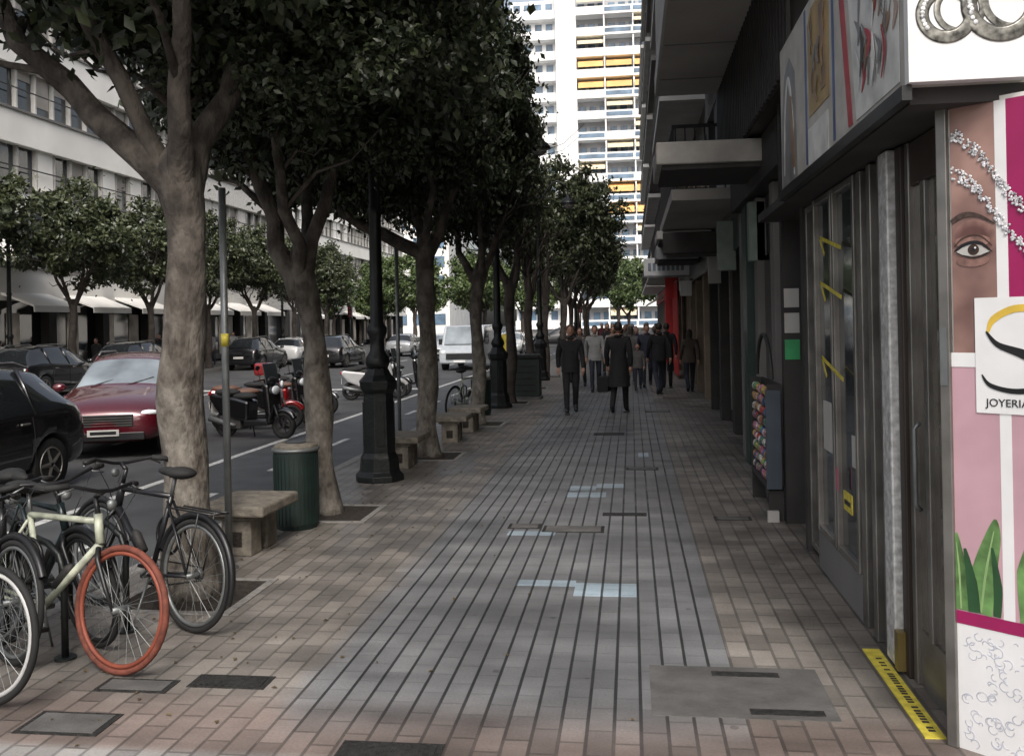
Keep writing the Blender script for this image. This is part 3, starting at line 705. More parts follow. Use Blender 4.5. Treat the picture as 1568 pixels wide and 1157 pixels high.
# ------------------------------------------------------------------ people
M_skin=mat('skin',(.36,.20,.145),.55,var=.08)
def person(x,y,hdg,H,top,leg,hair,stride=.28,arm=.18,coat=0,bag=None,female=False,shoe=None):
    sc=H/1.76; shoe=shoe or M_black
    sw=.165 if female else .19
    J={}
    J['pel']=(0,0,.95);J['sp']=(0,.01,1.13);J['ch']=(0,.015,1.33);J['nb']=(0,0,1.47);J['nt']=(0,.015,1.56)
    for s,sx in (('l',-1),('r',1)):
        f=stride*sx
        J['hip'+s]=(sx*.09,0,.90)
        if f>0: J['kn'+s]=(sx*.095,f*.75,.51);J['an'+s]=(sx*.095,f*1.0,.09);J['to'+s]=(sx*.10,f*1.0+.15,.05)
        else: J['kn'+s]=(sx*.095,f*.15+.05,.50);J['an'+s]=(sx*.095,f*1.15,.15);J['to'+s]=(sx*.10,f*1.15+.13,.035)
        g=-arm*sx
        J['sh'+s]=(sx*sw,0,1.42);J['el'+s]=(sx*(sw+.05),g*.55-.03,1.14);J['wr'+s]=(sx*(sw+.05),g*1.2+.05,.90)
    keys=list(J); idx={k:i for i,k in enumerate(keys)}
    E=[('pel','sp'),('sp','ch'),('ch','nb'),('nb','nt')]
    for s in 'lr': E+=[('pel','hip'+s),('hip'+s,'kn'+s),('kn'+s,'an'+s),('an'+s,'to'+s),('ch','sh'+s),('sh'+s,'el'+s),('el'+s,'wr'+s)]
    rad={'pel':(.155,.115),'sp':(.145 if not female else .125,.11),'ch':(.165 if not female else .145,.125),'nb':(.085,.075),'nt':(.052,.055),'hip':(.10,.10),'kn':(.07,.07),'an':(.055,.055),'to':(.045,.04),'sh':(.078,.08),'el':(.056,.056),'wr':(.04,.04)}
    me=bpy.data.meshes.new('body'); me.from_pydata([J[k] for k in keys],[(idx[a],idx[b_]) for a,b_ in E],[])
    o=bpy.data.objects.new('tmp',me);COL.objects.link(o)
    md=o.modifiers.new('sk','SKIN'); md.use_smooth_shade=True
    if not me.skin_vertices:
        bm=bmesh.new();bm.from_mesh(me);bm.verts.layers.skin.verify();bm.to_mesh(me);bm.free()
    for k,i in idx.items():
        kk=k if k in rad else k[:-1]; me.skin_vertices[0].data[i].radius=rad[kk]; me.skin_vertices[0].data[i].use_root=(k=='pel')
    ss=o.modifiers.new('ss','SUBSURF');ss.levels=2;ss.render_levels=2
    dg=bpy.context.evaluated_depsgraph_get();dg.update()
    nm=bpy.data.meshes.new_from_object(o.evaluated_get(dg));nm.name='body';bpy.data.objects.remove(o)
    nm.materials.clear()
    for m_ in (top,leg,M_skin,shoe): nm.materials.append(m_)
    lab={('pel','sp'):0,('sp','ch'):0,('ch','nb'):0,('nb','nt'):2}
    segs=[]
    for a,b_ in E:
        l=lab.get((a,b_)); 
        if l is None:
            if a.startswith('an'): l=3
            elif a.startswith('hip') or a.startswith('kn') or b_.startswith('hip'): l=1
            else: l=0
        segs.append((Vector(J[a]),Vector(J[b_]),l))
    for p in nm.polygons:
        c=p.center;best=9;bl=0
        for a,b_,l in segs:
            d=b_-a;t=max(0,min(1,(c-a).dot(d)/d.length_squared));q=(c-a-d*t).length
            if q<best:best=q;bl=l
        if bl==1 and c.z>.9: bl=0
        p.material_index=bl; p.use_smooth=True
    b=B()
    hc=Vector((0,.03,1.655))
    b.part('head',M_skin,smooth=True); b.sph(hc,(.073,.09,.105),18,14); b.sph(hc+Vector((0,.015,-.055)),(.052,.068,.06),14,10); b.sph(hc+Vector((0,.095,-.012)),(.013,.022,.024),8,6)
    for sx in (-1,1): b.sph(hc+Vector((sx*.075,0,-.01)),(.012,.02,.03),8,6)
    b.part('eyes',M_black,smooth=True)
    for sx in (-1,1): b.sph(hc+Vector((sx*.03,.083,.01)),(.011,.008,.006),8,6)
    b.part('mouth',mat('lips',(.3,.1,.09),.5),smooth=True); b.sph(hc+Vector((0,.082,-.055)),(.024,.008,.007),8,6)
    b.part('hair',hair,smooth=True); b.sph(hc+Vector((0,-.018,.022)),(.084,.092,.1),18,12)
    if female: b.sph(hc+Vector((0,-.055,-.06)),(.08,.055,.13),14,10)
    b.part('collar',top,smooth=True); b.torus((0,.01,1.5),.07,.028,'Z',18,8)
    b.part('jacket_hem',top,smooth=True)
    zs=[1.2,1.05,.9,.75,.95-coat] if coat else [1.25,1.1,.98,.9,.83]
    rr=[(.15,.115),(.165,.13),(.185,.15),(.195,.18),(.215,.25)] if coat else [(.16,.12),(.168,.128),(.178,.14),(.185,.148),(.182,.15)]
    V=[];F=[];sg=20
    for z,(rx,ry) in zip(zs,rr):
        for q in range(sg):
            a=2*math.pi*q/sg; w=1+.03*math.sin(a*5)+.02*math.sin(z*40+a*2); V.append((rx*w*math.cos(a),ry*w*math.sin(a),z))
    for i in range(len(zs)-1):
        for q in range(sg): F.append((i*sg+q,i*sg+(q+1)%sg,(i+1)*sg+(q+1)%sg,(i+1)*sg+q))
    b.add(V,F)
    b.part('hands',M_skin,smooth=True)
    for s,sx in (('l',-1),('r',1)):
        w=Vector(J['wr'+s]); b.tube([w+Vector((0,0,.01)),w+Vector((0,.01,-.04)),w+Vector((0,.015,-.09))],[.027,.036,.032],8,sq=1.0)
        for q,(dy,l) in enumerate(((-.025,.055),(-.008,.07),(.01,.075),(.027,.065))):
            p=w+Vector((0,.015+dy,-.085)); b.tube([p,p+Vector((-sx*.008,.004,-l*.5)),p+Vector((-sx*.025,.006,-l))],[.0095,.009,.006],6)
        p=w+Vector((-sx*.01,.035,-.04)); b.tube([p,p+Vector((-sx*.01,.025,-.03)),p+Vector((-sx*.015,.03,-.06))],[.011,.01,.007],6)
    b.part('shoe_soles',M_black,bevel=.006)
    for s in 'lr':
        a=Vector(J['an'+s]);t=Vector(J['to'+s])
        if a.z<.12: b.box(a.x-.045,a.x+.045,a.y-.08,t.y+.06,0,.03)
    if bag:
        w=Vector(J['wrl']) if bag[0]=='l' else Vector(J['wrr'])
        b.part('bag',bag[1],bevel=.02); b.cbox(w+Vector((-.08,.02,-.34)),(.22,.38,.3)); b.part('bag_handles',M_black,smooth=True)
        b.torus(w+Vector((-.06,.02,-.2)),.1,.01,'X',20,6,a0=0,a1=180)
    e=place([('body',nm,0)]+b.bake(),'person',(x,y,0),R(hdg),sc); return e
C_blk=mat('black_coat',(.008,.008,.010),.85,var=.3,bump=.3,bs=15); C_jean=mat('dark_jeans',(.018,.022,.034),.85,var=.25); C_grey=mat('grey_jacket',(.09,.085,.085),.85); C_br=mat('brown_jacket',(.07,.055,.045),.85)
C_beige=mat('beige_coat',(.26,.22,.18),.85); C_wht=mat('pale_jacket',(.26,.26,.26),.8); C_nv=mat('navy_jacket',(.015,.018,.035),.8); C_redj=mat('maroon_jacket',(.08,.014,.018),.8)
H_d=mat('dark_hair',(.02,.014,.01),.6); H_g=mat('grey_hair',(.15,.145,.135),.7); H_b=mat('brown_hair',(.06,.035,.02),.6)
person(-1.25,18.7,188,1.80,C_blk,C_blk,H_b,.12,.1)
person(-.27,18.6,-8,1.84,C_blk,C_blk,H_d,.24,.1,coat=.42,bag=('l',C_blk))
person(.68,23.3,10,1.80,C_blk,C_jean,H_d,.3,.2)
person(1.48,24.0,5,1.62,C_br,C_jean,H_d,.25,.2,female=True)
person(-.98,24.6,185,1.76,C_wht,C_jean,H_d,.2,.2)
person(-1.45,26,175,1.7,C_grey,C_jean,H_b,.2,.2,female=True)
person(-.55,27.5,180,1.72,C_beige,C_nv,H_b,.25,.15,coat=.3,female=True)
person(.15,25.0,180,1.25,C_grey,C_jean,H_b,.18,.1)
person(-.02,27,0,1.7,C_grey,C_blk,H_d,.2,.2,female=True)
person(.42,26.2,180,1.75,C_nv,C_jean,H_d,.25,.2)
person(.95,25.4,0,1.78,C_blk,C_blk,H_d,.2,.2)
person(-1.75,28,0,1.75,C_blk,C_blk,H_d,.2,.2)
for i in range(16):
    person(rnd.uniform(-1.8,1.3),29+i*1.5,rnd.choice([0,180])+rnd.uniform(-10,10),rnd.uniform(1.6,1.82),rnd.choice([C_blk,C_nv,C_grey,C_wht,C_br,C_redj,C_blk]),rnd.choice([C_jean,C_blk]),rnd.choice([H_d,H_b,H_g]),.22,.18,female=rnd.random()<.5)
person(-4.6,34,0,1.75,mat('yellow_jacket',(.5,.4,.05),.7),C_jean,H_d,.2,.2)
for i in range(7): person(-22+rnd.uniform(-1,1),20+i*5,rnd.choice([0,180]),rnd.uniform(1.6,1.8),rnd.choice([C_blk,C_wht,C_br]),C_jean,H_d,.2,.2)

# ------------------------------------------------------------------ near shop (right)
b=B()
b.part('core_wall',M_dgrey); b.box(1.95,14,4.9,13,0,21.9)
b.part('upper_wall',M_brown); b.box(1.27,1.95,4.25,13,3.8,5.0)
b.part('slats',M_dgrey)
y=7.3
while y<13: b.box(1.235,1.268,y,y+.07,3.82,4.98); y+=.16
b.part('projecting_floors',M_beige); b.box(.42,1.95,6.2,13,5.0,21.5)
b.part('floor_bands',M_bal)
for k in range(5): b.box(.39,.42,6.2,13,5.0+k*3.1,5.25+k*3.1)
b.part('soffit_joints',M_grey)
for q in range(4): b.box(.44,1.26,7.6+q*1.5,7.615+q*1.5,4.992,4.999)
b.part('corner_upper_wall',M_beige); b.box(1.27,14,4.25,6.2,5.0,21.9); b.box(1.95,14,4.25,4.9,3.8,5.0)
b.part('plinth',M_grey); b.box(1.36,1.95,5.76,7.07,0,.28)
b.part('window_frames',M_alu,bevel=.006)
def fr(y0,y1,z0,z1,w=.045,x=1.35,dx=.06):
    b.box(x,x+dx,y0,y0+w,z0,z1); b.box(x,x+dx,y1-w,y1,z0,z1); b.box(x+.003,x+dx-.003,y0+w,y1-w,z0,z0+w); b.box(x+.003,x+dx-.003,y0+w,y1-w,z1-w,z1)
fr(5.80,6.42,.28,2.72); fr(6.45,7.05,.28,2.72); fr(7.12,7.5,.05,2.72,x=1.38)
b.part('display_glass',M_glassm); b.box(1.385,1.392,5.84,7.02,.3,2.7)
b.part('display_backing',mat('display_backing',(.16,.15,.13),.7,var=.4,vs=3)); b.box(1.7,1.72,5.8,7.05,.28,2.7)
b.part('aluminium_pillar',M_alu2,bevel=.01); b.box(1.335,1.40,5.0,5.16,0.02,2.72)
b.part('door_jambs',M_alu,bevel=.006); b.box(1.37,1.42,5.17,5.32,0,2.72); b.box(1.36,1.43,5.66,5.77,0,2.72); b.box(1.355,1.43,5.42,5.5,0,2.72)
b.part('dark_panel',M_dgrey); b.box(1.45,1.5,5.3,5.68,0,2.72)
b.part('door_frame',M_brown,bevel=.008); b.box(1.37,1.5,4.88,4.97,0,2.72); b.box(1.37,1.45,4.2,4.29,0,2.72); b.box(1.40,1.46,4.33,4.86,2.5,2.72)
b.part('door_glass',mat('door_glass',(.10,.09,.075),.06,var=.6,vs=1.5,spec=.8)); b.box(1.42,1.43,4.33,4.86,.28,2.5)
b.part('door_kickplate',M_alu); b.box(1.41,1.44,4.33,4.86,.0,.279)
b.part('door_stile',M_alu,bevel=.005); b.box(1.395,1.435,4.58,4.64,.28,2.5); b.box(1.39,1.43,4.30,4.34,0,2.72); b.box(1.39,1.44,4.81,4.87,0,2.72)
b.part('brass_foot',mat('brass',(.25,.19,.07),.4,.6)); b.box(1.33,1.40,4.93,4.99,.02,.22)
b.part('door_handle',M_steel,smooth=True); b.tube([(1.385,4.68,.9),(1.36,4.68,.93),(1.36,4.68,1.3),(1.385,4.68,1.33)],.012,8)
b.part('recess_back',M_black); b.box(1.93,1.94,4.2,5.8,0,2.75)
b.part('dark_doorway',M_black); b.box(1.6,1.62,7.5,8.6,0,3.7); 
b.part('doorway_jamb',M_dgrey); b.box(1.36,1.95,8.5,8.62,0,3.8); b.box(1.36,1.6,7.5,7.6,0,3.8)
b.part('doorway_notices',M_bal); b.box(1.37,1.50,8.49,8.498,1.95,2.12); b.box(1.37,1.5,8.49,8.498,1.72,1.9)
b.part('doorway_green_notice',mat('green_notice',(.04,.30,.11),.5)); b.box(1.37,1.5,8.49,8.498,1.48,1.66)
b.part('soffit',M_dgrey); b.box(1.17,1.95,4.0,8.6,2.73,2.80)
b.part('fascia_body',mat('fascia_cream',(.42,.405,.37),.5,var=.15)); b.box(1.15,1.6,3.96,7.1,2.80,3.85)
b.part('fascia_edge',M_black); b.box(1.12,1.16,3.93,7.12,2.735,2.797)
b.part('ring_sign_face',M_white); b.box(1.14,4.2,3.90,3.955,2.80,4.6)
b.part('ring_sign_box',M_offw); b.box(1.6,4.2,3.957,4.2,2.80,4.6)
place(b.bake(),'jewellery_shop_building')
b=B(); cols={'amber':(.30,.20,.07),'blue':(.05,.08,.2),'red':(.32,.03,.04),'grey':(.17,.17,.175),'brown':(.2,.125,.08),'white':(.55,.55,.53),'black':(.03,.03,.03),'skin':(.32,.24,.2)}
def fa(n,poly,off): b.part('art_'+n,mat('art_'+n,cols[n],.45,var=.3,vs=5)); b.prism(poly,1.15-off,1.15-off+.002,'X')
def fr_(n,pts,ws,off): b.part('art_'+n,mat('art_'+n,cols[n],.45,var=.3,vs=5)); b.ribbon(pts,ws,1.15-off,1.15-off+.0015,plane='YZ')
fa('grey',[(6.45,2.82),(7.05,2.82),(7.05,3.3),(6.9,3.62),(6.7,3.7),(6.5,3.55)],.004)
fr_('white',[(6.55,2.85),(6.6,3.3),(6.75,3.55),(6.9,3.3),(6.95,2.9)],[.03,.05,.06,.05,.02],.0065)
fa('brown',[(6.5,2.9),(6.62,2.9),(6.75,3.45),(6.6,3.4)],.008)
fa('amber',[(5.42,3.12),(6.0,3.12),(6.02,3.7),(5.9,3.78),(5.5,3.78),(5.40,3.7)],.004)
fa('brown',[(5.5,3.2),(5.62,3.2),(5.66,3.72),(5.54,3.72)],.007)
fa('white',[(5.45,2.82),(6.05,2.82),(6.05,3.05),(5.45,3.05)],.004)
fa('blue',[(5.28,2.84),(5.33,2.84),(5.33,3.83),(5.28,3.83)],.004)
fa('blue',[(6.08,2.84),(6.13,2.84),(6.13,3.83),(6.08,3.83)],.004)
fa('red',[(4.88,2.84),(4.97,2.84),(5.2,3.83),(5.1,3.83)],.004)
fa('white',[(4.05,2.84),(4.8,2.84),(5.0,3.83),(4.05,3.83)],.004)
rr_=random.Random(12)
for i in range(44):
    cy=rr_.uniform(4.12,4.8);cz=rr_.uniform(2.9,3.6);a=rr_.uniform(.6,2.2);l=rr_.uniform(.08,.28)
    fr_(rr_.choice(['grey','black','grey','skin','grey','white','red','brown']),[(cy,cz),(cy+.06*math.cos(a*2),cz+l*.5*math.sin(a)),(cy+.1*math.cos(a),min(3.8,cz+l*math.sin(a)))],[.01,rr_.uniform(.015,.07),.006],.0065+i*.0002)
for i in range(12):
    cy=rr_.uniform(5.5,5.95);cz=rr_.uniform(3.15,3.6); fr_(rr_.choice(['brown','amber','grey']),[(cy,cz),(cy+.03,cz+.07),(cy-.03,cz+.15)],[.02,.04,.01],.0095+i*.0002)
place(b.bake(),'shop_fascia_sign')
b=B(); b.part('rings',mat('ring_silver',(.20,.195,.175),.3,.6,var=.8,vs=30),smooth=True)
rings=((1.29,3.07,.095,.026),(1.50,3.10,.125,.032),(1.82,3.13,.16,.04),(2.2,3.13,.15,.04))
for cx,cz,rr,rt in rings:
    b.torus((cx,3.897,cz),rr,rt,'Y',40,8,flat=.08); b.torus((cx+.05,3.898,cz+.015),rr*.92,rt*.5,'Y',40,8,flat=.08)
b.part('ring_gems',mat('gems',(.6,.62,.65),.1,var=.7,vs=60),smooth=True)
for cx,cz,rr,rt in rings:
    for k in range(22):
        a=k*math.pi/18+.1; b.sph((cx+rr*math.cos(a),3.893,cz+rr*math.sin(a)),(.010,.004,.010),8,6)
place(b.bake(),'ring_advert_sign')
# poster wall on the chamfer
b=B()
b.part('backing_wall',M_offw); b.box(0,1.5,.01,.2,0,2.75)
b.part('edge_frame',M_alu,bevel=.004); b.box(-.045,0,-.02,.2,0,2.74)
b.part('lower_panel',M_white); b.box(0.0,1.5,0,.01,0,.535)
b.part('magenta',mat('poster_magenta',(.28,.010,.085),.4,var=.1)); b.box(0,1.5,-.002,.0,.535,.59); b.box(.235,1.5,-.002,0,1.64,2.73)
b.part('skin_panel',mat('poster_skin',(.20,.11,.095),.4,var=.3,vs=3.5,col2=(.36,.22,.185))); b.box(.01,.19,-.002,0,1.64,2.73)
b.part('pale_pink',mat('poster_pink',(.47,.29,.33),.4,var=.12,vs=3)); b.box(.0,.19,-.002,0,.59,1.63); b.box(.235,1.5,-.002,0,.59,1.63)
b.part('white_bars',M_white); b.box(.19,.235,-.003,0,.59,2.73); b.box(0,.1,-.0045,0,1.63,1.69)
b.part('label',M_white); b.box(.10,.78,-.007,-.0035,1.44,1.92)
def ell(cx,cz,rx,rz,n=28,a0=0,a1=360): return [(cx+rx*math.cos(R(a0+(a1-a0)*i/n)),cz+rz*math.sin(R(a0+(a1-a0)*i/n))) for i in range(n)]
NS=9
for q in range(NS):
    t=q/(NS-1); sx_=1.0-.36*t; c_=(.235-.13*t,.13-.083*t,.11-.07*t)
    b.part('eye_shade_%d'%q,mat('eye_shade_%d'%q,c_,.5,var=.3,vs=20)); b.prism(ell(.099,2.165,.09*sx_,.085*sx_),-.0022-.0003*q,-.002,'Y')
b.part('under_eye',mat('under_eye',(.20,.11,.092),.5,var=.4,vs=20)); b.prism(ell(.095,2.078,.066,.026),-.0050,-.002,'Y')
b.part('eye_lid',mat('eye_lid',(.24,.135,.11),.5,var=.5,vs=30)); b.prism(ell(.095,2.158,.072,.028),-.0056,-.0045,'Y')
b.part('lid_crease',mat('lid_crease',(.05,.025,.02),.6)); b.ribbon([(.02,2.14),(.055,2.172),(.095,2.183),(.135,2.174),(.175,2.135)],[.003,.007,.008,.007,.003],-.0066,-.0056)
b.part('eye_white',M_bal); b.prism([(.03,2.118),(.055,2.136),(.09,2.147),(.13,2.14),(.165,2.112),(.13,2.100),(.09,2.096),(.055,2.104)],-.0065,-.0055,'Y')
b.part('iris',mat('iris',(.045,.025,.018),.2)); b.prism(ell(.10,2.123,.023,.023),-.0075,-.0065,'Y')
b.part('pupil',M_black); b.prism(ell(.10,2.123,.010,.010),-.0082,-.0075,'Y'); b.ribbon([(.022,2.120),(.055,2.143),(.095,2.154),(.135,2.146),(.175,2.110)],[.004,.013,.014,.012,.003],-.0092,-.0075)
b.ribbon([(.03,2.116),(.06,2.10),(.1,2.09),(.14,2.097),(.168,2.112)],[.002,.004,.006,.005,.002],-.0085,-.0065)
b.part('catch_light',M_white); b.prism(ell(.108,2.131,.004,.004),-.0089,-.0082,'Y')
b.part('brow',mat('brow',(.05,.03,.024),.7,var=.5,vs=60)); b.ribbon([(.01,2.245),(.06,2.272),(.12,2.265),(.185,2.225)],[.020,.024,.016,.004],-.0056,-.0045)
b.part('jewelled_band',mat('jewel_white',(.5,.5,.52),.2,var=.7,vs=70),smooth=True)
rj=random.Random(3)
for k in range(620):
    t=rj.random(); strand=k%2
    x=.015+.5*t; z=(2.62 if strand else 2.46)-.55*t+.03*math.sin(t*9)+rj.uniform(-.03,.03)
    b.sph((x,-.008,z),(.004+.004*rj.random(),.002,.006),6,4)
b.part('leaf_green',mat('poster_green',(.11,.22,.07),.45,var=.6,vs=9))
b.ribbon([(.02,.595),(.015,.75),(.0,.92)],[.07,.07,.02],-.004,-.002); b.ribbon([(.10,.595),(.12,.78),(.155,.93),(.165,1.0)],[.09,.10,.06,.01],-.004,-.002); b.ribbon([(.30,.595),(.29,.8),(.32,.98)],[.09,.09,.01],-.004,-.002)
b.part('leaf_dark',mat('poster_green_d',(.02,.07,.025),.45,var=.4)); b.ribbon([(.075,.595),(.065,.72),(.04,.86)],[.05,.045,.01],-.005,-.004); b.ribbon([(.165,.595),(.17,.72),(.15,.88)],[.03,.035,.01],-.005,-.004)
b.part('leaf_vein',mat('poster_green_l',(.25,.38,.16),.45)); b.ribbon([(.10,.6),(.125,.78),(.158,.95)],[.008,.010,.003],-.0048,-.004); b.ribbon([(.02,.6),(.015,.75),(.005,.88)],[.006,.008,.003],-.0048,-.004)
b.part('swash_gold',mat('swash_gold',(.62,.42,.06),.4,var=.3)); b.ribbon([(.43,1.80),(.36,1.862),(.26,1.872),(.175,1.83),(.15,1.77)],[.01,.03,.03,.028,.006],-.0090,-.0072)
b.part('swash_black',M_black); b.ribbon([(.145,1.78),(.19,1.725),(.29,1.685),(.38,1.63),(.37,1.56),(.26,1.535),(.16,1.555),(.125,1.60)],[.006,.022,.038,.036,.026,.022,.018,.004],-.0098,-.0075)
b.part('grey_sticker',M_steel); b.box(-.04,-.01,-.024,-.0205,1.55,1.8)
b.part('lower_ornament',mat('ornament_grey',(.54,.56,.64),.5),smooth=True)
for k in range(420):
    cx=rj.uniform(.03,1.4);cz=rj.uniform(.03,.5);rr=rj.uniform(.006,.02);a0=rj.uniform(0,360)
    b.torus((cx,-.0012,cz),rr,.0018,'Y',12,4,a0=a0,a1=a0+rj.uniform(160,290),flat=.2)
parts=b.bake(); pe=place(parts,'jewellery_poster_wall',(1.36,4.13,0),R(-41.35))
def text(body,size,loc,rot,m,parent=None,name='lettering'):
    c=bpy.data.curves.new(name,'FONT');c.body=body;c.size=size;c.extrude=.001;c.materials.append(m)
    o=bpy.data.objects.new(name,c);COL.objects.link(o);o.location=loc;o.rotation_euler=rot
    if parent:o.parent=parent
    return o
text('JOYERIA',.045,(.14,-.009,1.47),(R(90),0,0),M_black,pe)
b=B(); b.part('strip',M_yel); b.box(1.24,1.33,4.2,5.3,0,.006); b.part('lettering_blocks',M_dgrey)
y=4.26
while y<5.2: b.box(1.275,1.305,y,y+.018,.004,.0075); y+=random.choice([.03,.03,.04,.06])
single(b,'yellow_threshold_strip')
b=B(); b.part('arrows',M_yel)
for cz in (2.3,1.45,1.98):
    for y0,z0,y1,z1 in ((6.1,cz,6.75,cz+.12),(6.75,cz+.12,6.6,cz-.01)):
        d=Vector((0,y1-y0,z1-z0)); p=Vector((1.343,(y0+y1)/2,(z0+z1)/2)); Mx=Matrix.Rotation(math.atan2(d.z,d.y),3,'X'); b.cbox(p,(.004,d.length,.026),Mx)
b.part('tag',M_yel); b.box(1.335,1.343,5.9,6.12,.62,.74); b.part('tag_text',M_black); b.box(1.333,1.335,5.93,6.09,.66,.69)
b.part('pink_note',mat('pink_note',(.4,.12,.18),.5)); b.box(1.34,1.345,6.3,6.36,.7,.85); b.part('posters',M_bal); b.box(1.376,1.384,6.5,6.9,.9,1.25); b.box(1.376,1.384,5.92,6.05,.9,1.1)
single(b,'window_stickers')
b=B(); b.part('frame',M_dgrey); b.box(1.22,1.35,8.6,8.63,0,1.25); b.box(1.22,1.35,9.75,9.78,0,1.25); b.box(1.33,1.35,8.63,9.75,.3,1.25); b.box(1.215,1.35,8.6,9.78,.28,.32)
b.part('side_panel',mat('rack_side',(.05,.065,.085),.4)); b.box(1.20,1.33,8.55,8.6,.3,1.2); b.part('white_foot',M_bal); b.box(1.2,1.3,8.55,8.6,0,.1)
cc=[(.32,.05,.05),(.07,.11,.24),(.38,.28,.08),(.42,.40,.38),(.08,.20,.10),(.34,.13,.20),(.04,.04,.05),(.26,.15,.08)]
for r_ in range(9):
    for q in range(11):
        k=rj.randrange(8); b.part('cards_%d'%k,mat('card_%d'%k,cc[k],.4,var=.8,vs=60),smooth=True); b.sph((1.25,8.70+q*.098+rj.uniform(-.01,.01),.37+r_*.10+rj.uniform(-.01,.01)),(.03,.043,.043),8,6)
b.part('arched_top',M_dgrey,smooth=True); b.torus((1.28,9.2,1.2),.5,.02,'X',24,6,a0=10,a1=170)
place(b.bake(),'capsule_display_rack')

# ------------------------------------------------------------------ further right-hand buildings
def row_building(y0,y1,x,wall,pier,fasc,bal,H=22):
    b=B(); b.part('core',wall); b.box(x+.5,14,y0,y1,0,H)
    n=max(1,round((y1-y0)/2.3)); w=(y1-y0)/n
    b.part('piers',pier,bevel=.01)
    for i in range(n+1):
        yy=y0+i*w; a=max(y0,yy-.16); c=min(y1,yy+.16); b.box(x,x+.5,a,c,0,2.9)
    b.part('shop_glass',M_glassd); b.box(x+.22,x+.24,y0+.16,y1-.16,0.2,2.85)
    b.part('shop_frames',M_alu)
    for i in range(n):
        ya=y0+i*w+.17; yb=y0+(i+1)*w-.17
        b.box(x+.17,x+.22,ya,ya+.05,.1,2.8); b.box(x+.17,x+.22,yb-.05,yb,.1,2.8); b.box(x+.17,x+.22,(ya+yb)/2-.03,(ya+yb)/2+.03,.1,2.8); b.box(x+.175,x+.215,ya+.05,yb-.05,2.2,2.26)
    b.part('stall_riser',M_dgrey); b.box(x+.15,x+.5,y0+.16,y1-.16,0,.2)
    b.part('fascia',fasc,bevel=.01); b.box(x-.06,x+.5,y0+.02,y1-.02,2.9,3.45)
    b.part('upper_spandrels',wall)
    z=3.45; fl=3.0
    b.box(x,x+.5,y0,y1,3.452,4.3)
    k=0
    while z+fl<H:
        zt=4.3+k*fl
        b.box(x,x+.5,y0,y1,zt+1.6,min(zt+3.0,H)); k+=1; z+=fl
    b.part('window_piers',pier)
    for i in range(n+1):
        yy=y0+i*w; a=max(y0+.01,yy-.45); c=min(y1-.01,yy+.45); b.box(x+.02,x+.5,a,c,4.3,H-.1)
    b.part('windows',M_glassm); b.box(x+.3,x+.32,y0+.01,y1-.01,4.3,H-.2)
    b.part('balcony_slabs',bal)
    for k in range(5):
        zt=3.6+k*3.0
        b.box(x-1.0,x-.002,y0+.5,y1-.5,zt,zt+.16)
    b.part('balcony_rails',M_dgrey)
    for k in range(5):
        zt=3.6+k*3.0
        b.box(x-.98,x-.94,y0+.5,y1-.5,zt+1.05,zt+1.1); 
        yy=y0+.5
        while yy<y1-.5: b.box(x-.97,x-.95,yy,yy+.02,zt+.16,zt+1.05); yy+=.14
        for xx in np.arange(x-.94,x,.14): b.box(xx,xx+.02,y0+.5,y0+.52,zt+.16,zt+1.05)
        b.box(x-.94,x,y0+.5,y0+.53,zt+1.05,zt+1.1)
    place(b.bake(),'shop_building')
row_building(13.02,19.5,1.62,M_grey,M_dgrey,mat('fascia_green',(.02,.045,.038),.4),M_beige)
row_building(19.52,27,1.70,M_grey,M_ybrown,M_black,M_bal)
row_building(27.02,35,1.75,M_ybrown,M_ybrown,mat('fascia_grey',(.2,.2,.2),.5),M_grey)
row_building(35.02,46,1.75,M_bal,M_grey,M_dgrey,M_bal)
row_building(46.02,62,1.75,M_grey,M_beige,M_red,M_offw)
b=B(); b.part('wall',M_dgrey); b.box(1.62,1.95,8.62,13.0,0,3.8)
b.part('pilasters',M_grey,bevel=.01)
for y_ in (9.9,11.2,12.7): b.box(1.5,1.62,y_,y_+.25,0,3.3)
b.part('green_pillar',mat('pillar_green',(.02,.045,.038),.4)); b.box(1.46,1.62,11.9,12.3,0,3.6)
b.part('glass',M_glassd); b.box(1.58,1.618,10.2,11.15,.3,2.6)
b.part('sign_band',M_dgrey,bevel=.01); b.box(1.4,1.62,9.0,13,3.32,3.79)
b.part('light_sign',mat('pale_green_sign',(.20,.25,.225),.5)); b.box(1.42,1.6,11.2,11.4,2.55,3.25)
place(b.bake(),'shop_front')
def canopy(x0,x1,y0,y1,z0,z1,m,name='canopy'):
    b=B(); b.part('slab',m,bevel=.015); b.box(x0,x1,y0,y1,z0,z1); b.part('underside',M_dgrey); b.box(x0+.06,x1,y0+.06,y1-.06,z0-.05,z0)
    place(b.bake(),name)
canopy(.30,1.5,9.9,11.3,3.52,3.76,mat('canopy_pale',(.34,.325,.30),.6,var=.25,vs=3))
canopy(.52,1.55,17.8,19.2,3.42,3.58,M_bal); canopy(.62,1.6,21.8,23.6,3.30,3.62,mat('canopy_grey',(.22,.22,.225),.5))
canopy(.55,1.6,15.2,15.5,2.95,3.3,M_dgrey,'hanging_sign')
b=B(); b.part('box',M_white,bevel=.02); b.box(.38,1.72,26,26.25,3.12,3.62); b.part('lettering',mat('sign_text',(.2,.25,.3),.5)); 
for k in range(8): b.box(.5+k*.13,.58+k*.13,25.985,25.998,3.26,3.48)
b.part('border',M_steel); b.box(.36,1.74,26.02,26.23,3.08,3.118)
place(b.bake(),'projecting_shop_sign')
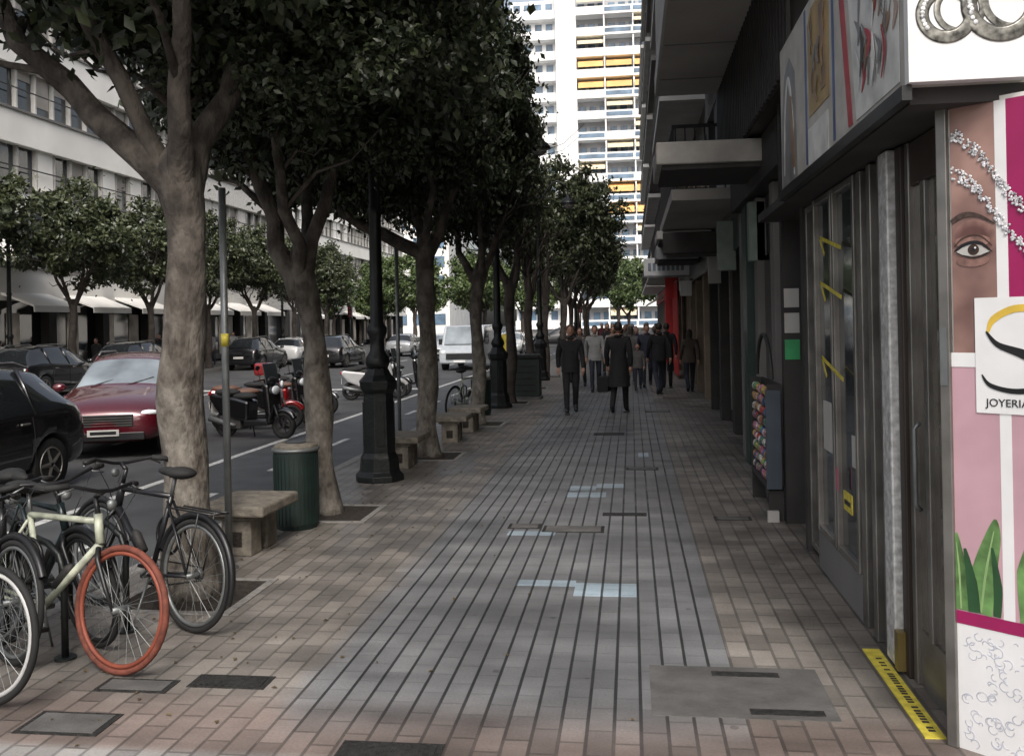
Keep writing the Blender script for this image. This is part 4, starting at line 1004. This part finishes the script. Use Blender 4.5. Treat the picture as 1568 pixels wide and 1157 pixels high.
for (yy,z0,z1,m_,w) in ((14.2,2.6,3.35,MATS['pale_green_sign'],.28),(16.6,2.5,3.0,M_bal,.22),(24.5,2.5,2.9,M_white,.3),(31,2.6,3.3,M_red,.45)):
    b=B(); b.part('panel',m_,bevel=.01); b.box(1.6-w,1.6,yy,yy+.12,z0,z1); b.part('bracket',M_black); b.box(1.55,1.66,yy+.03,yy+.09,z1,z1+.05); place(b.bake(),'blade_sign')
b=B(); b.part('cloth',M_red); 
for k in range(6): b.box(1.45-.02*(k%2),1.48,29.5+k*.4,29.9+k*.4,.1,3.1)
b.part('pole',M_steel); b.tube([(1.46,29.4,3.12),(1.46,32,3.12)],.02,8); place(b.bake(),'red_banner')
b=B(); b.part('board',M_red,bevel=.02); b.box(1.25,1.65,34.2,34.4,.3,2.9); b.part('lower',M_black);b.box(1.28,1.65,34.2,34.4,0,.298); place(b.bake(),'red_sign_board')
b=B(); b.part('cloth',mat('awning_cream',(.5,.45,.35),.8)); b.prism([(1.75,3.2),(.7,2.6),(.7,2.55),(1.75,3.1)],41,45,'Y'); place(b.bake(),'shop_awning')

b=B(); b.part('walls',M_beige); b.box(10,26,-30,-3,0,20); b.part('windows',M_glassm)  # unseen building added as a sun block, later set back clear of the sun
for k in range(5):
    for i in range(8): b.box(9.97,10.01,-28+i*3.2,-26.6+i*3.2,1+k*3.6,3+k*3.6)
place(b.bake(),'added_corner_block')

# ------------------------------------------------------------------ left-hand buildings
def left_building(y0,y1,x,white,H,seed):
    rn=random.Random(seed); b=B(); b.part('core',M_grey); b.box(x-16,x-.6,y0,y1,0,H)
    b.part('bands',white); z=3.9
    floors=[]
    b.box(x-.6,x,y0,y1,3.2,4.6)
    z=4.6
    while z+1.9+1.3<=H+.1:
        floors.append(z); b.box(x-.6,x,y0,y1,z+1.75,z+3.2); z+=3.2
    b.part('sill_lines',M_grey)
    for zf in floors: b.box(x,x+.08,y0,y1,zf-.12,zf-.02)
    b.part('glass',M_glassm); b.box(x-.42,x-.4,y0,y1,3.9,H-.3)
    for zf in floors:
        yy=y0
        while yy<y1:
            b.part('mullions',M_bal); b.box(x-.4,x-.2,yy,yy+.09,zf,zf+1.75)
            r_=rn.random()
            if r_<.5: b.part('blinds',M_beige); h=rn.uniform(.4,1.6); b.box(x-.37,x-.35,yy+.1,yy+1.1,zf+1.75-h,zf+1.73)
            elif r_<.62: b.part('pier_panels',white); b.box(x-.38,x-.2,yy+.1,yy+1.1,zf+.01,zf+1.74)
            yy+=1.2
        b.part('rail',M_dgrey); b.box(x-.05,x-.02,y0,y1,zf+.8,zf+.85)
    b.part('shop_piers',M_dgrey)
    yy=y0
    while yy<y1: b.box(x-.6,x-.02,yy,yy+.5,0,3.2); yy+=4
    b.part('shop_glass',M_glassd); b.box(x-.45,x-.43,y0,y1,0.1,3.19)
    b.part('shop_panels',mat('shop_interior',(.55,.50,.44),.6,var=.5,vs=1.0))
    yy=y0+.7
    while yy<y1-3:
        for q in range(3):
            if rn.random()<.6: b.box(x-.42,x-.38,yy+q*1.1,yy+q*1.1+.8,.4,2.7)
        yy+=4
    b.part('awnings',M_offw)
    yy=y0+1
    while yy<y1-3:
        if rn.random()<.4: b.prism([(x,3.5),(x+1.4,2.95),(x+1.4,2.7),(x+1.37,2.7),(x+1.37,2.9),(x,3.4)],yy,yy+3,'Y')
        yy+=4
    b.part('roof_parapet',white); b.box(x-.62,x+.1,y0,y1,z,z+.8)
    place(b.bake(),'office_building')
left_building(8,47,-24.5,M_offw,17.5,1)
left_building(47.1,64,-24.5,mat('light_grey_render',(.6,.585,.55),.8),21,2)
left_building(80,120,-30,M_offw,20,3)
b=B(); b.part('valance',M_offw); b.prism([(-24.5,5.6),(-22.6,4.7),(-22.6,4.4),(-24.5,5.3)],31,34.5,'Y'); b.part('frame',M_steel); b.tube([(-24.4,31,4.2),(-22.6,31,4.45)],.03,6); place(b.bake(),'shop_awning')

# ------------------------------------------------------------------ tower
b=B(); TY=135
M_tw=mat('tower_white',(.80,.80,.79),.8,var=.05,vs=.3); M_blu=mat('tower_blue_glass',(.12,.18,.25),.2,var=.5,vs=.5); M_tg=mat('tower_grey',(.40,.40,.41),.7,var=.2,vs=.4)
b.part('core',M_tw); b.box(-17,20,TY+1.2,TY+16,0,50)
b.part('white_column',M_tw); b.box(-10.2,-7.2,TY-1.2,TY+1.2,0,52); b.box(5.2,7,TY-1.2,TY+1.2,0,52)
rt=random.Random(9)
for k in range(16):
    z=1+k*3.05
    b.part('slabs',M_tw); b.box(-7.2,5.2,TY-1.0,TY+1.2,z,z+.3); b.box(7,20,TY-1,TY+1.2,z,z+.3); b.box(-17,-10.2,TY-.3,TY+1.2,z,z+1.3)
    b.part('parapets',M_tw); b.box(-7.2,5.2,TY-1.1,TY-1.0,z,z+1.2)
    b.part('parapet_strip',M_blu); 
    for q in range(3): 
        if rt.random()<.5: b.box(-7.1+q*4.1,-3.3+q*4.1,TY-1.14,TY-1.1,z+.35,z+.95)
    b.part('recess',M_tg); b.box(-7.2,5.2,TY+1.1,TY+1.19,z+.3,z+3.05)
    b.part('balcony_glass',M_blu)
    for q in range(8): b.box(-7+q*1.5,-6+q*1.5,TY+1.0,TY+1.1,z+.4,z+2.3)
    b.part('balcony_dividers',M_tw)
    for q in (-3.2,1.0): b.box(q,q+.2,TY-.95,TY+1.1,z+.3,z+3.05)
    b.part('side_windows',M_blu)
    for q in range(4): b.box(-16.6+q*1.6,-15.6+q*1.6,TY+1.1,TY+1.19,z+1.3,z+2.7)
    for q in range(3):
        r_=rt.random()
        if k in (12,11) or (k in (6,5) and q>0):
            b.part('orange_awnings',M_orange); b.prism([(TY+.5,z+2.9),(TY-1.3,z+2.2),(TY-1.3,z+1.5),(TY-1.25,z+1.5),(TY-1.2,z+2.15),(TY+.5,z+2.8)],-7.0+q*4.1,-3.3+q*4.1,'X')
        elif r_<.25:
            b.part('beige_awnings',mat('awning_beige',(.75,.66,.48),.8)); b.prism([(TY+.5,z+2.9),(TY-1.3,z+2.3),(TY-1.3,z+1.8),(TY-1.25,z+1.8),(TY-1.2,z+2.25),(TY+.5,z+2.8)],-7.0+q*4.1,-3.3+q*4.1,'X')
b.part('roof_plant',M_tw); b.box(-8,2,TY+3,TY+10,50,54)
place(b.bake(),'apartment_tower')
b=B(); b.part('walls',M_offw); b.box(-70,-30,150,170,0,24); b.box(22,60,130,150,0,30); b.part('windows',M_blu)
for k in range(7):
    for q in range(12): b.box(-69+q*3.3,-67+q*3.3,149.9,150.01,2+k*3.2,3.8+k*3.2)
place(b.bake(),'distant_apartment_building')

# ------------------------------------------------------------------ light, world, camera
w=bpy.data.worlds.new('World');S.world=w;w.use_nodes=True;nt=w.node_tree
bg=nt.nodes['Background'];sk=nt.nodes.new('ShaderNodeTexSky');sk.sky_type='NISHITA';sk.sun_disc=False
el,az=R(46),R(166)
sk.sun_elevation=el;sk.sun_rotation=az;sk.air_density=1.0;sk.dust_density=6.0;sk.ozone_density=.6
hs=nt.nodes.new('ShaderNodeHueSaturation');hs.inputs['Saturation'].default_value=.5;hs.inputs['Value'].default_value=1.55
nt.links.new(sk.outputs[0],hs.inputs['Color']);nt.links.new(hs.outputs[0],bg.inputs[0]);bg.inputs[1].default_value=.15
sl=bpy.data.lights.new('sun','SUN');sl.energy=1.45;sl.angle=R(14);sl.color=(1,.975,.94)
so=bpy.data.objects.new('sun',sl);COL.objects.link(so);so.location=(30,-30,40)
d=Vector((math.sin(az)*math.cos(el),math.cos(az)*math.cos(el),math.sin(el)));so.rotation_euler=(-d).to_track_quat('-Z','Y').to_euler()
cd=bpy.data.cameras.new('camera');co=bpy.data.objects.new('camera',cd);COL.objects.link(co);S.camera=co
cd.sensor_width=36;cd.lens=1400/1568*36;cd.shift_y=-82.5/1568;cd.clip_start=.05;cd.clip_end=2000
co.matrix_world=Matrix.Translation((0,0,1.85))@Matrix.Rotation(R(7.43),4,'Z')@Matrix.Rotation(R(90),4,'X')@Matrix.Rotation(-.02,4,'Z')
S.view_settings.view_transform='Standard';S.view_settings.look='None';S.view_settings.exposure=0
print('done')
